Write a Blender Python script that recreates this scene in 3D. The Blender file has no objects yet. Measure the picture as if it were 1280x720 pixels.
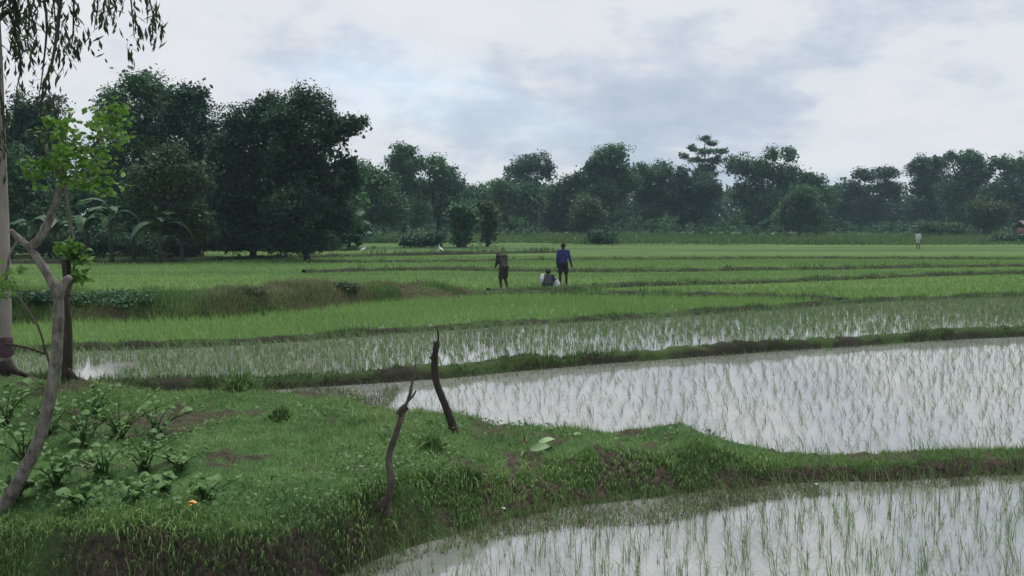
import bpy, bmesh, math, random
import numpy as np
from mathutils import Vector, Matrix

SC = bpy.context.scene
COL = SC.collection
R = math.radians
rng = np.random.default_rng(7)
random.seed(7)

# ------------------------------------------------------------------ camera
LENS = 32.0
F = 1280 * LENS / 36.0
CAM = Vector((0, 0, 2.4))
PITCH = math.atan((360 - 278) / F)
cd = bpy.data.cameras.new('camera')
cam = bpy.data.objects.new('camera', cd)
COL.objects.link(cam)
cd.lens = LENS; cd.sensor_width = 36; cd.clip_start = 0.1; cd.clip_end = 5000
cam.location = CAM
cam.rotation_euler = (math.pi / 2 - PITCH, 0, 0)
SC.camera = cam

# ------------------------------------------------------------------ sky
SUN_EL, SUN_AZ = 70, 12          # sun high ahead of the camera, veiled by cloud: tops lit, near faces in shade
world = bpy.data.worlds.new('World'); SC.world = world
world.use_nodes = True
wt = world.node_tree; wt.nodes.clear()
def wn(t, **k):
    n = wt.nodes.new(t)
    for a, b in k.items(): setattr(n, a, b)
    return n
out = wn('ShaderNodeOutputWorld'); bg = wn('ShaderNodeBackground'); bg.inputs[1].default_value = 0.1
wt.links.new(bg.outputs[0], out.inputs[0])
sky = wn('ShaderNodeTexSky', sky_type='NISHITA', sun_disc=False)
sky.sun_elevation = R(SUN_EL); sky.sun_rotation = R(SUN_AZ)
sky.dust_density = 2.0; sky.ozone_density = 1.5
tc = wn('ShaderNodeTexCoord')
sep = wn('ShaderNodeSeparateXYZ'); wt.links.new(tc.outputs['Generated'], sep.inputs[0])
def wmath(op, a, b=None, c=None, clamp=False):
    n = wn('ShaderNodeMath', operation=op); n.use_clamp = clamp
    for i, v in enumerate((a, b, c)):
        if v is None: continue
        if isinstance(v, (int, float)): n.inputs[i].default_value = v
        else: wt.links.new(v, n.inputs[i])
    return n.outputs[0]
zz = wmath('ADD', wmath('MAXIMUM', sep.outputs[2], 0.0), 0.36)       # cloud deck seen in perspective
cx_ = wmath('DIVIDE', sep.outputs[0], zz); cy_ = wmath('DIVIDE', sep.outputs[1], zz)
comb = wn('ShaderNodeCombineXYZ')
wt.links.new(cx_, comb.inputs[0]); wt.links.new(cy_, comb.inputs[1])
comb.inputs[2].default_value = 3.7
def wnoise(scale, detail, rough, dist=0.0):
    n = wn('ShaderNodeTexNoise'); n.inputs['Scale'].default_value = scale; n.inputs['Detail'].default_value = detail
    n.inputs['Roughness'].default_value = rough; n.inputs['Distortion'].default_value = dist
    wt.links.new(comb.outputs[0], n.inputs['Vector']); return n.outputs[0]
def wramp(fac, stops):
    n = wn('ShaderNodeValToRGB'); wt.links.new(fac, n.inputs[0])
    e = n.color_ramp.elements
    while len(e) < len(stops): e.new(0.5)
    for i, (p, c) in enumerate(stops): e[i].position = p; e[i].color = (*c, 1)
    return n.outputs[0]
n1 = wnoise(2.3, 9, 0.56, 0.15)
n2 = wnoise(6.5, 8, 0.6, 0.1)
nm = wmath('ADD', wmath('MULTIPLY', n1, 0.7), wmath('MULTIPLY', n2, 0.3))
cloudcol = wramp(nm, [(0.36, (0.58, 0.67, 0.81)), (0.44, (0.67, 0.75, 0.88)), (0.49, (0.79, 0.85, 0.95)), (0.53, (0.90, 0.94, 1.0)), (0.62, (0.96, 0.985, 1.02))])
sc_ = wn('ShaderNodeVectorMath', operation='SCALE'); wt.links.new(cloudcol, sc_.inputs[0]); sc_.inputs['Scale'].default_value = 3.9
hole = wramp(wnoise(0.8, 5, 0.5, 0.3), [(0.62, (1, 1, 1)), (0.74, (0.5, 0.5, 0.5))])
mix = wn('ShaderNodeMix', data_type='RGBA')
wt.links.new(hole, mix.inputs[0]); wt.links.new(sky.outputs[0], mix.inputs[6]); wt.links.new(sc_.outputs[0], mix.inputs[7])
wt.links.new(mix.outputs[2], bg.inputs[0])

sd = bpy.data.lights.new('sun', 'SUN'); sun = bpy.data.objects.new('sun', sd); COL.objects.link(sun)
sd.energy = 1.5; sd.angle = R(25); sd.color = (1.0, 0.97, 0.92)
az = R(SUN_AZ)
sdir = Vector((math.sin(az) * math.cos(R(SUN_EL)), math.cos(az) * math.cos(R(SUN_EL)), math.sin(R(SUN_EL))))
sun.rotation_euler = sdir.to_track_quat('Z', 'Y').to_euler()
sun.location = (0, 0, 60)

SC.view_settings.view_transform = 'Standard'; SC.view_settings.look = 'None'
SC.view_settings.exposure = 1.1; SC.view_settings.gamma = 1.0; SC.view_settings.use_curve_mapping = False
SC.render.engine = 'CYCLES'
SC.cycles.use_denoising = True
SC.cycles.max_bounces = 6; SC.cycles.diffuse_bounces = 3; SC.cycles.glossy_bounces = 3
SC.cycles.transmission_bounces = 3; SC.cycles.volume_bounces = 1; SC.cycles.transparent_max_bounces = 4

# ------------------------------------------------------------------ helpers
def at(px, py, z=0.0):
    """world point on the level z that lies in the photograph at (px, py)"""
    a, u = (px - 640) / F, (360 - py) / F
    d = Vector((a, math.cos(PITCH) + u * math.sin(PITCH), -math.sin(PITCH) + u * math.cos(PITCH)))
    return CAM + d * ((z - CAM.z) / d.z)
def atY(px, py, Y):
    a, u = (px - 640) / F, (360 - py) / F
    d = Vector((a, math.cos(PITCH) + u * math.sin(PITCH), -math.sin(PITCH) + u * math.cos(PITCH)))
    return CAM + d * (Y / d.y)
_T = np.random.default_rng(3).random((256, 256))
def vn(x, y):
    x = np.asarray(x, float); y = np.asarray(y, float)
    xi = np.floor(x).astype(int); yi = np.floor(y).astype(int)
    fx = x - xi; fy = y - yi
    fx = fx * fx * (3 - 2 * fx); fy = fy * fy * (3 - 2 * fy)
    g = lambda i, j: _T[i % 256, j % 256]
    return (g(xi, yi) * (1 - fx) + g(xi + 1, yi) * fx) * (1 - fy) + (g(xi, yi + 1) * (1 - fx) + g(xi + 1, yi + 1) * fx) * fy
def fbm(x, y, o=4):
    s = 0; a = 0.5
    for k in range(o):
        s = s + a * (vn(x * 2 ** k + 17.3 * k, y * 2 ** k + 5.1 * k) - 0.5); a *= 0.5
    return s * 2
def ss(t):
    t = np.clip(t, 0, 1); return t * t * (3 - 2 * t)

def np_mesh(name, V, faces):
    """faces: list of int arrays (n,3) / (n,4)"""
    me = bpy.data.meshes.new(name)
    V = np.asarray(V, np.float32)
    me.vertices.add(len(V)); me.vertices.foreach_set('co', V.ravel())
    nl = sum(f.size for f in faces); npoly = sum(len(f) for f in faces)
    me.loops.add(nl); me.polygons.add(npoly)
    me.loops.foreach_set('vertex_index', np.concatenate([f.ravel() for f in faces]).astype(np.int32))
    st = []; o = 0
    for f in faces:
        k = f.shape[1]; st.append(o + np.arange(len(f)) * k); o += f.size
    me.polygons.foreach_set('loop_start', np.concatenate(st).astype(np.int32))
    me.update(calc_edges=True)
    return me
def smooth(me):
    me.polygons.foreach_set('use_smooth', np.ones(len(me.polygons), bool)); return me
def link(name, me, mat=None, parent=None, loc=None):
    o = bpy.data.objects.new(name, me); COL.objects.link(o)
    if mat is not None and me is not None and not me.materials: me.materials.append(mat)
    if parent is not None: o.parent = parent
    if loc is not None: o.location = loc
    return o
def tag(o, label=None, cat=None, group=None, kind=None):
    if label: o['label'] = label
    if cat: o['category'] = cat
    if group: o['group'] = group
    if kind: o['kind'] = kind
    return o
def thing(name, loc, label, cat, group=None, rz=0):
    o = bpy.data.objects.new(name, None); COL.objects.link(o)
    o.location = loc; o.rotation_euler.z = rz; o.empty_display_size = 0.2
    return tag(o, label, cat, group)

# ------------------------------------------------------------------ materials
def new_mat(name):
    m = bpy.data.materials.new(name); m.use_nodes = True
    return m, m.node_tree, m.node_tree.nodes['Principled BSDF']
def ramp_node(nt, fac, stops):
    n = nt.nodes.new('ShaderNodeValToRGB'); nt.links.new(fac, n.inputs[0])
    e = n.color_ramp.elements
    while len(e) < len(stops): e.new(0.5)
    for i, (p, c) in enumerate(stops): e[i].position = p; e[i].color = (*c, 1)
    return n
def noise_node(nt, scale, detail=4, rough=0.55, stretch=None, coord='Object'):
    t = nt.nodes.new('ShaderNodeTexCoord'); n = nt.nodes.new('ShaderNodeTexNoise')
    n.inputs['Scale'].default_value = scale; n.inputs['Detail'].default_value = detail; n.inputs['Roughness'].default_value = rough
    if stretch:
        mp = nt.nodes.new('ShaderNodeMapping'); mp.inputs['Scale'].default_value = stretch
        nt.links.new(t.outputs[coord], mp.inputs[0]); nt.links.new(mp.outputs[0], n.inputs['Vector'])
    else: nt.links.new(t.outputs[coord], n.inputs['Vector'])
    return n
def leaf_mat(name, c1, c2, scale=0.6, c3=None, rough=0.55, trans=0.25):
    """per-leaf and per-clump variation between c1 and c2"""
    m, nt, b = new_mat(name)
    g = nt.nodes.new('ShaderNodeNewGeometry')
    n = noise_node(nt, scale, 3)
    a = nt.nodes.new('ShaderNodeMath'); a.operation = 'MULTIPLY_ADD'
    nt.links.new(g.outputs['Random Per Island'], a.inputs[0]); a.inputs[1].default_value = 0.55
    s = nt.nodes.new('ShaderNodeMath'); s.operation = 'MULTIPLY_ADD'; s.inputs[1].default_value = 1.3; s.inputs[2].default_value = -0.42
    nt.links.new(n.outputs[0], s.inputs[0]); nt.links.new(s.outputs[0], a.inputs[2])
    stops = [(0.0, c1), (0.75, c2)] + ([(1.0, c3)] if c3 else [])
    r = ramp_node(nt, a.outputs[0], stops)
    nt.links.new(r.outputs[0], b.inputs['Base Color'])
    b.inputs['Roughness'].default_value = rough; b.inputs['Specular IOR Level'].default_value = 0.3
    if trans:
        tr = nt.nodes.new('ShaderNodeBsdfTranslucent'); nt.links.new(r.outputs[0], tr.inputs[0])
        mx = nt.nodes.new('ShaderNodeMixShader'); mx.inputs[0].default_value = trans
        o = nt.nodes['Material Output']
        nt.links.new(b.outputs[0], mx.inputs[1]); nt.links.new(tr.outputs[0], mx.inputs[2]); nt.links.new(mx.outputs[0], o.inputs[0])
    return m
def rough_mat(name, c1, c2, scale=8, rough=0.85, bump=0.3, stretch=None, detail=6):
    m, nt, b = new_mat(name)
    n = noise_node(nt, scale, detail, 0.6, stretch)
    r = ramp_node(nt, n.outputs[0], [(0.3, c1), (0.7, c2)])
    nt.links.new(r.outputs[0], b.inputs['Base Color']); b.inputs['Roughness'].default_value = rough
    b.inputs['Specular IOR Level'].default_value = 0.2
    if bump:
        bp = nt.nodes.new('ShaderNodeBump'); bp.inputs['Strength'].default_value = bump; bp.inputs['Distance'].default_value = 0.02
        nt.links.new(n.outputs[0], bp.inputs['Height']); nt.links.new(bp.outputs[0], b.inputs['Normal'])
    return m
def mask_mat(name, ga, gb, sa, sb, scale=3.0):
    """grass colour mixed with bare soil by the 'soil' attribute"""
    m, nt, b = new_mat(name)
    n = noise_node(nt, scale, 6, 0.6); n2_ = noise_node(nt, 25, 5, 0.6)
    g = ramp_node(nt, n.outputs[0], [(0.3, ga), (0.7, gb)]); s = ramp_node(nt, n2_.outputs[0], [(0.3, sa), (0.7, sb)])
    at_ = nt.nodes.new('ShaderNodeAttribute'); at_.attribute_name = 'soil'
    mx = nt.nodes.new('ShaderNodeMix'); mx.data_type = 'RGBA'
    nt.links.new(at_.outputs['Fac'], mx.inputs[0]); nt.links.new(g.outputs[0], mx.inputs[6]); nt.links.new(s.outputs[0], mx.inputs[7])
    nt.links.new(mx.outputs[2], b.inputs['Base Color']); b.inputs['Roughness'].default_value = 0.95
    b.inputs['Specular IOR Level'].default_value = 0.15
    bp = nt.nodes.new('ShaderNodeBump'); bp.inputs['Strength'].default_value = 0.6; bp.inputs['Distance'].default_value = 0.03
    nt.links.new(n2_.outputs[0], bp.inputs['Height']); nt.links.new(bp.outputs[0], b.inputs['Normal'])
    return m
def water_mat(name, mud, gloss, rough=0.06, ripple=0.05):
    """silty paddy water: a mirror film, stronger at grazing angles, over milky mud"""
    m, nt, b = new_mat(name)
    n = noise_node(nt, 0.9, 4, 0.55)
    r = ramp_node(nt, n.outputs[0], [(0.3, tuple(c * 0.8 for c in mud)), (0.7, tuple(min(1, c * 1.15) for c in mud))])
    nt.links.new(r.outputs[0], b.inputs['Base Color']); b.inputs['Roughness'].default_value = rough
    b.inputs['IOR'].default_value = gloss
    w = noise_node(nt, 9.0, 3, 0.5)
    bp = nt.nodes.new('ShaderNodeBump'); bp.inputs['Strength'].default_value = ripple; bp.inputs['Distance'].default_value = 0.02
    nt.links.new(w.outputs[0], bp.inputs['Height']); nt.links.new(bp.outputs[0], b.inputs['Normal'])
    return m

M = {}
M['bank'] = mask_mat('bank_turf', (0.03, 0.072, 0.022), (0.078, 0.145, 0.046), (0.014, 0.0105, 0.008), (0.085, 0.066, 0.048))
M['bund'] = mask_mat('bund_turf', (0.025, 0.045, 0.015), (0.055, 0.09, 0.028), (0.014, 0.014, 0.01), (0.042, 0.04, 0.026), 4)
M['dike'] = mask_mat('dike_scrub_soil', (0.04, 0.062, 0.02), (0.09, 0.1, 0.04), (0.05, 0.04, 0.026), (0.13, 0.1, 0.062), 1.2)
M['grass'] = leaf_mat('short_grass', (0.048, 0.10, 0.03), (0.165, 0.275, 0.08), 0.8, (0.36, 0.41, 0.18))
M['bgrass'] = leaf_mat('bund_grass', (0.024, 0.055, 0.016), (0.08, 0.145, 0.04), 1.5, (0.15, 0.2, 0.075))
M['rice'] = leaf_mat('rice_leaf', (0.075, 0.13, 0.05), (0.15, 0.23, 0.09), 1.0, (0.26, 0.31, 0.16))
M['ricefar'] = leaf_mat('rice_leaf_far', (0.13, 0.24, 0.06), (0.20, 0.345, 0.09), 0.16, (0.28, 0.38, 0.12))
M['water'] = water_mat('paddy_water', (0.24, 0.245, 0.235), 3.4)
M['water_far'] = water_mat('paddy_water_grown', (0.13, 0.17, 0.1), 2.0)

# ------------------------------------------------------------------ ground and water
def field_material():
    m, nt, b = new_mat('field_ground')
    n = noise_node(nt, 1.0, 5, 0.6, (0.012, 0.10, 1)); n2_ = noise_node(nt, 1.0, 5, 0.6, (0.25, 0.9, 1))
    r = ramp_node(nt, n.outputs[0], [(0.34, (0.032, 0.068, 0.024)), (0.44, (0.06, 0.115, 0.034)), (0.54, (0.095, 0.15, 0.044)), (0.64, (0.045, 0.085, 0.03))])
    r2 = ramp_node(nt, n2_.outputs[0], [(0.3, (0.75, 0.75, 0.75)), (0.7, (1.15, 1.15, 1.1))])
    mx = nt.nodes.new('ShaderNodeMix'); mx.data_type = 'RGBA'; mx.blend_type = 'MULTIPLY'; mx.inputs[0].default_value = 1
    nt.links.new(r.outputs[0], mx.inputs[6]); nt.links.new(r2.outputs[0], mx.inputs[7])
    nt.links.new(mx.outputs[2], b.inputs['Base Color']); b.inputs['Roughness'].default_value = 0.95; b.inputs['Specular IOR Level'].default_value = 0.1
    return m
M['field'] = field_material()
M['mud'] = rough_mat('paddy_mud', (0.07, 0.06, 0.04), (0.13, 0.11, 0.08), 3)
xs = np.concatenate([np.linspace(-1200, -60, 20), np.linspace(-50, 50, 60), np.linspace(60, 1200, 20)])
ys = np.concatenate([[-300, -100, -30], np.linspace(-10, 80, 80), np.linspace(90, 1200, 40)])
X, Y = np.meshgrid(xs, ys)
Z = np.full_like(X, -0.16)
Z = Z + np.where(Y > 30, ss((Y - 30) / 4) * 0.17, 0)
nx = len(xs); ny = len(ys)
def grid_faces(nx, ny):
    i = np.arange(nx - 1); j = np.arange(ny - 1)
    I, J = np.meshgrid(i, j); a = (J * nx + I).ravel()
    return np.stack([a, a + 1, a + nx + 1, a + nx], 1)
me = np_mesh('ground', np.stack([X, Y, Z], -1).reshape(-1, 3), [grid_faces(nx, ny)])
tag(link('ground', smooth(me), M['field']), 'level green farmland ground reaching to the far trees', kind='structure')

def sheet(name, near, far, z, mat, label):
    """a level sheet between two polylines given left to right"""
    V = []; n = len(near)
    for p in near: V.append((p[0], p[1], z))
    for p in far: V.append((p[0], p[1], z))
    fs = np.array([[i, i + 1, n + i + 1, n + i] for i in range(n - 1)])
    o = link(name, np_mesh(name, V, [fs]), mat)
    return tag(o, label, kind='structure')

# edges of the near bank (world x -> y), from its waterlines
near_px = [(-420, 770), (-200, 760), (0, 752), (100, 756), (250, 762), (380, 740), (430, 716), (500, 688), (560, 668), (640, 648), (720, 633), (800, 625), (900, 613), (980, 607), (1100, 601), (1280, 592), (1700, 580)]
far_px = [(-420, 482), (-300, 480), (0, 478), (90, 484), (180, 497), (250, 500), (330, 503), (440, 508), (462, 526), (560, 542), (700, 547), (830, 556), (880, 563), (980, 579), (1280, 576), (1700, 566)]
NE = np.array([at(*p)[:2] for p in near_px]); FE = np.array([at(*p)[:2] for p in far_px])
TOPX = [-12, -0.9, 0.45, 1.3, 1.75, 2.15, 2.6, 12]; TOPZ = [0.44, 0.42, 0.28, 0.25, 0.37, 0.22, 0.13, 0.13]
def bank_d(x, y):
    wob = 0.10 * fbm(x * 2.3, x * 0 + 4.2, 3)
    yn = np.interp(x, NE[:, 0], NE[:, 1]) + wob; yf = np.interp(x, FE[:, 0], FE[:, 1]) + 0.10 * fbm(x * 1.9, x * 0 + 9.7, 3)
    return y - yn, yf - y
def bank_z(x, y):
    dn, df = bank_d(x, y)
    top = np.interp(x, TOPX, TOPZ)
    wn_ = np.interp(x, [-5, -3.6, -3.0, -1.4, -0.4, 1.6, 2.6], [0.9, 0.7, 0.24, 0.28, 0.95, 0.9, 0.26])
    wf_ = np.interp(x, [-3, 0.3, 1.5, 2.4], [3.0, 1.8, 0.75, 0.25])
    bed = -0.15
    q0 = (0 - bed) / (top - bed); t0 = 0.5 - np.sin(np.arcsin(1 - 2 * q0) / 3)      # the profile crosses the water level on the edge lines
    z = bed + (top - bed) * ss(t0 + dn / wn_) * ss(t0 + df / wf_)
    land = np.clip(np.minimum(dn, df) * 4 + 0.3, 0, 1)
    small = np.interp(x, [2.0, 2.8], [1, 0.45])
    z = z + land * small * (0.13 * fbm(x * 1.2, y * 1.2, 3) + 0.06 * fbm(x * 4, y * 4, 3))
    return z
def bank_soil(x, y):
    dn, df = bank_d(x, y)
    n = fbm(x * 2.1 + 3, y * 2.6, 4); nf = fbm(x * 9, y * 9, 3)
    cliff = ss((0.17 + 0.22 * n + 0.12 * nf - dn) / 0.1) * ss((-0.7 - x) / 0.4) * ss((x + 3.0) / 0.3)
    slope = ss((0.48 + 0.75 * n + 0.5 * nf - dn) / 0.15) * ss((dn - 0.02 - 0.15 * n) / 0.1) * ss((x + 0.9) / 0.5) * ss((1.9 - x) / 0.5)
    steep = ss(((bank_z(x, y + 0.03) - bank_z(x, y - 0.03)) / 0.06 - 0.7 + 0.6 * n) / 0.5) * np.interp(x, [-3.1, -2.7, -1.6, -0.9], [0.15, 0.95, 0.95, 0.6])
    foot = 0.85 * ss((0.10 + 0.2 * n - dn) / 0.1) * ss((x + 0.9) / 0.5)
    rb = ss((0.16 + 0.15 * n - dn) / 0.08) * ss((x - 1.5) / 0.5)
    ridge = 0.7 * ss((n + 0.6 * nf - 0.14) / 0.15) * ss((x - 2.1) / 0.5)
    bare = ss((fbm(x * 0.9 + 40, y * 1.5 + 11, 4) + 0.35 * nf - 0.30) / 0.12) * 0.85
    return np.clip(np.maximum.reduce([cliff, slope, rb, ridge, bare, foot, steep]), 0, 1) * ss((np.minimum(dn, df) + 0.3) / 0.2)
xs = np.arange(-9.5, 9.0, 0.036); ys = np.arange(4.4, 15.2, 0.036)
X, Y = np.meshgrid(xs, ys)
Z = bank_z(X, Y)
S = bank_soil(X, Y)
Z = Z + S * 0.07 * fbm(X * 9, Y * 9, 4)
me = np_mesh('grassy_bank', np.stack([X, Y, Z], -1).reshape(-1, 3), [grid_faces(len(xs), len(ys))])
a_ = me.attributes.new('soil', 'FLOAT', 'POINT'); a_.data.foreach_set('value', S.ravel().astype(np.float32))
tag(link('grassy_bank', smooth(me), M['bank']), 'low grassy bank with eroded brown soil edges in the foreground', kind='structure')

# bunds: near waterlines
B2 = [(-420, 489), (-250, 490), (20, 492), (90, 494), (150, 496), (250, 491), (350, 487), (450, 481), (550, 474), (640, 466), (740, 457), (850, 449), (950, 441), (1050, 434), (1150, 427), (1280, 421), (1600, 408)]
B3 = [(-420, 462), (-250, 456), (0, 446), (50, 441), (200, 437), (350, 429), (450, 421), (550, 414), (650, 407), (750, 402), (850, 396), (950, 389), (1020, 384), (1060, 380.5), (1150, 376), (1280, 372), (1600, 362)]
DK = [(-420, 424), (-250, 418), (0, 409), (100, 403), (200, 402), (300, 397), (380, 390), (450, 381), (550, 373.5), (620, 369.5)]
B4 = [(560, 373), (620, 369.5), (700, 369.5), (780, 371), (850, 372), (950, 373), (1010, 375), (1045, 379)]
B5 = [(610, 367), (690, 364), (740, 361), (800, 358.5), (870, 357), (950, 355), (1050, 351), (1150, 346.5), (1280, 343), (1600, 338)]
B6 = [(380, 342), (480, 339), (560, 338.5), (640, 340), (740, 341), (850, 340.5), (950, 338.5), (1050, 338), (1150, 335.5), (1280, 334), (1600, 331)]
B7 = [(380, 329), (560, 328), (680, 325.5), (850, 325), (1000, 324), (1280, 325), (1600, 326)]
B8 = [(-200, 331), (200, 329), (380, 323), (560, 319), (700, 316)]
def resample(P, step):
    P = np.array(P); d = np.r_[0, np.cumsum(np.hypot(*np.diff(P, axis=0).T))]
    n = max(2, int(d[-1] / step)); t = np.linspace(0, d[-1], n)
    return np.stack([np.interp(t, d, P[:, 0]), np.interp(t, d, P[:, 1])], 1)
BUND_TOPS = []
def bund(pxs, h, w, mat, label, step=0.12, hf=None, soilbias=0.0, name='earth_bund', wob=0.12):
    P = resample([at(*p)[:2] for p in pxs], step)
    kq = max(3, int(1.6 / step)) | 1; pad = np.pad(P, ((kq // 2, kq // 2), (0, 0)), 'edge'); P = np.stack([np.convolve(pad[:, c], np.ones(kq) / kq, 'valid') for c in (0, 1)], 1)
    T = np.gradient(P, axis=0); T /= np.linalg.norm(T, axis=1)[:, None]
    N = np.stack([-T[:, 1], T[:, 0]], 1); N *= np.sign(N[:, 1])[:, None]
    s = np.arange(len(P)) * step
    prof = [(-0.12, -0.20), (0.0, -0.02), (0.10, 0.45), (0.2, 0.82), (0.33, 1.0), (0.5, 1.03), (0.67, 0.98), (0.8, 0.75), (0.92, 0.35), (1.0, -0.02), (1.12, -0.20)]
    k = len(prof); seed = random.uniform(0, 99)
    wv = w * (1 + 0.35 * fbm(s * 0.8 + seed, s * 0, 3)); hv = h * (1 + 0.4 * fbm(s * 1.1, s * 0 + seed, 3))
    if hf is not None: hv = hv * np.interp(np.linspace(0, 1, len(P)), *hf)
    off = wob * fbm(s * 0.7, s * 0 + seed + 7, 3)
    V = np.zeros((len(P), k, 3)); So = np.zeros((len(P), k))
    for i, (u, v) in enumerate(prof):
        p = P + N * (u * wv + off)[:, None]
        V[:, i, :2] = p
        V[:, i, 2] = v * (hv if v > 0 else 0.6) + (0.35 * min(h, .2) * fbm(p[:, 0] * 6, p[:, 1] * 6, 4) if v > 0 else 0)
        So[:, i] = np.clip(ss((fbm(p[:, 0] * 1.7 + 8, p[:, 1] * 1.7 + seed, 4) + soilbias + (0.35 if u < 0.2 else 0)) / 0.25), 0, 1)
    me = np_mesh(name, V.reshape(-1, 3), [grid_faces(k, len(P))])
    a = me.attributes.new('soil', 'FLOAT', 'POINT'); a.data.foreach_set('value', So.ravel().astype(np.float32))
    tag(link(name, smooth(me), mat), label, kind='structure')
    BUND_TOPS.append((V, hv))
    return V
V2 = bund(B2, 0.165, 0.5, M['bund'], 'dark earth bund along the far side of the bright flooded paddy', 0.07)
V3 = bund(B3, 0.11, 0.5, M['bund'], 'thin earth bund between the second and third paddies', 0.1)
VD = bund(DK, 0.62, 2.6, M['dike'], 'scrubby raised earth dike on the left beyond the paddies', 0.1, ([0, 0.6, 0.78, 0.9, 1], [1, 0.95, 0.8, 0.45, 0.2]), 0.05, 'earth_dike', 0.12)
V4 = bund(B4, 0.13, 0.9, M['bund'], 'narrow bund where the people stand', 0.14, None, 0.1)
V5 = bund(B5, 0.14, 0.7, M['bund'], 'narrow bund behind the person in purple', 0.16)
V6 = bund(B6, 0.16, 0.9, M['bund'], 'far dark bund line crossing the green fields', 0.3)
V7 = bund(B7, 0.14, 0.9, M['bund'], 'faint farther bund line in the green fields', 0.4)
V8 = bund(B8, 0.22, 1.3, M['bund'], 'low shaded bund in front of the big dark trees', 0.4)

def px_line(P, n=60):
    return resample([at(*p)[:2] for p in P], 0.6)
def edge(P, xsamp):
    W = np.array([at(*p)[:2] for p in P]); return np.interp(xsamp, W[:, 0], W[:, 1])
xq = np.linspace(-9, 9, 120)
sheet('paddy_water', [(x, 2.5) for x in xq], list(zip(xq, edge([(p[0], p[1]) for p in near_px], xq) + 0.35)), 0.0, M['water'], 'pale flooded nearest rice paddy water')
xq = np.linspace(-9, 13, 140)
yfe = np.interp(xq, FE[:, 0], FE[:, 1])
sheet('paddy_water', list(zip(xq, yfe - 0.5)), list(zip(xq, edge(B2, xq) + 0.1)), 0.0, M['water'], 'bright flooded middle rice paddy water')
xq = np.linspace(-13, 17, 140)
sheet('paddy_water', list(zip(xq, edge(B2, xq) + 0.35)), list(zip(xq, edge(B3, xq) + 0.12)), 0.0, M['water'], 'flooded paddy water between the first two far bunds')
xq = np.linspace(-18, 24, 140)
top4 = [(-420, 424), (-250, 418), (0, 409), (100, 403), (200, 402), (300, 397), (380, 390), (450, 381), (550, 373.5), (620, 369.5), (700, 369.5), (780, 371), (850, 372), (950, 373), (1010, 375), (1045, 379), (1150, 375.0), (1280, 371), (1600, 361)]
sheet('paddy_water', list(zip(xq, edge(B3, xq) + 0.3)), list(zip(xq, np.maximum(edge(B3, xq) + 0.35, edge(top4, xq) + 0.15))), 0.0, M['water_far'], 'shallow water under the bright green third paddy')

# ------------------------------------------------------------------ blades
def blades(P, length, width, lean=0.35, az=None, seg=2, curl=0.5, jitter=0.3):
    """thin leaves rooted at P; returns V, faces"""
    n = len(P); P = np.asarray(P)
    if az is None: az = rng.random(n) * 2 * math.pi
    L = length * (1 + jitter * rng.normal(size=n)).clip(0.35, 1.8)
    le = np.abs(lean * (1 + 0.5 * rng.normal(size=n)))
    d = np.stack([np.cos(az), np.sin(az)], 1)
    sa = az + math.pi / 2 + rng.normal(size=n) * 0.5
    s = np.stack([np.cos(sa), np.sin(sa), np.zeros(n)], 1) * (width * 0.5)
    if np.ndim(width): s = np.stack([np.cos(sa), np.sin(sa), np.zeros(n)], 1) * (width * 0.5)[:, None]
    tip = P + np.c_[d * (L * np.sin(le))[:, None], L * np.cos(le)]
    if seg == 1:
        V = np.stack([P - s, P + s, tip], 1).reshape(-1, 3)
        b = np.arange(n) * 3
        return V, [np.stack([b, b + 1, b + 2], 1)]
    le2 = le * (1 - curl)
    mid = P + np.c_[d * (0.55 * L * np.sin(le2))[:, None], 0.55 * L * np.cos(le2)]
    le3 = le * (1 + curl)
    tip = mid + np.c_[d * (0.5 * L * np.sin(le3))[:, None], 0.5 * L * np.cos(le3)]
    V = np.stack([P - s, P + s, mid + s * 0.85, mid - s * 0.85, tip], 1).reshape(-1, 3)
    b = np.arange(n) * 5
    return V, [np.stack([b, b + 1, b + 2, b + 3], 1), np.stack([b + 3, b + 2, b + 4], 1)]
def merge(parts):
    Vs = []; fs = {}; o = 0
    for V, F_ in parts:
        Vs.append(V)
        for f in F_: fs.setdefault(f.shape[1], []).append(f + o)
        o += len(V)
    return np.concatenate(Vs), [np.concatenate(v) for v in fs.values()]

def leaf_quads(C, size, droop=0.0, aspect=0.55, up=0.35, rg=rng):
    """pointed four-cornered leaves at C"""
    n = len(C)
    N = rg.normal(size=(n, 3)); N[:, 2] = np.abs(N[:, 2]) + up; N /= np.linalg.norm(N, axis=1)[:, None]
    D = rg.normal(size=(n, 3)); D[:, 2] -= droop * 2
    D -= N * (D * N).sum(1)[:, None]; D /= np.linalg.norm(D, axis=1)[:, None]
    B = np.cross(N, D)
    s = (size * (0.7 + 0.6 * rg.random(n)))[:, None]
    V = np.stack([C - D * s * 0.5, C + B * s * aspect * 0.5 + D * s * 0.05, C + D * s * 0.5, C - B * s * aspect * 0.5 + D * s * 0.05], 1).reshape(-1, 3)
    b = np.arange(n) * 4
    return V, [np.stack([b, b + 1, b + 2, b + 3], 1)]

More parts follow.
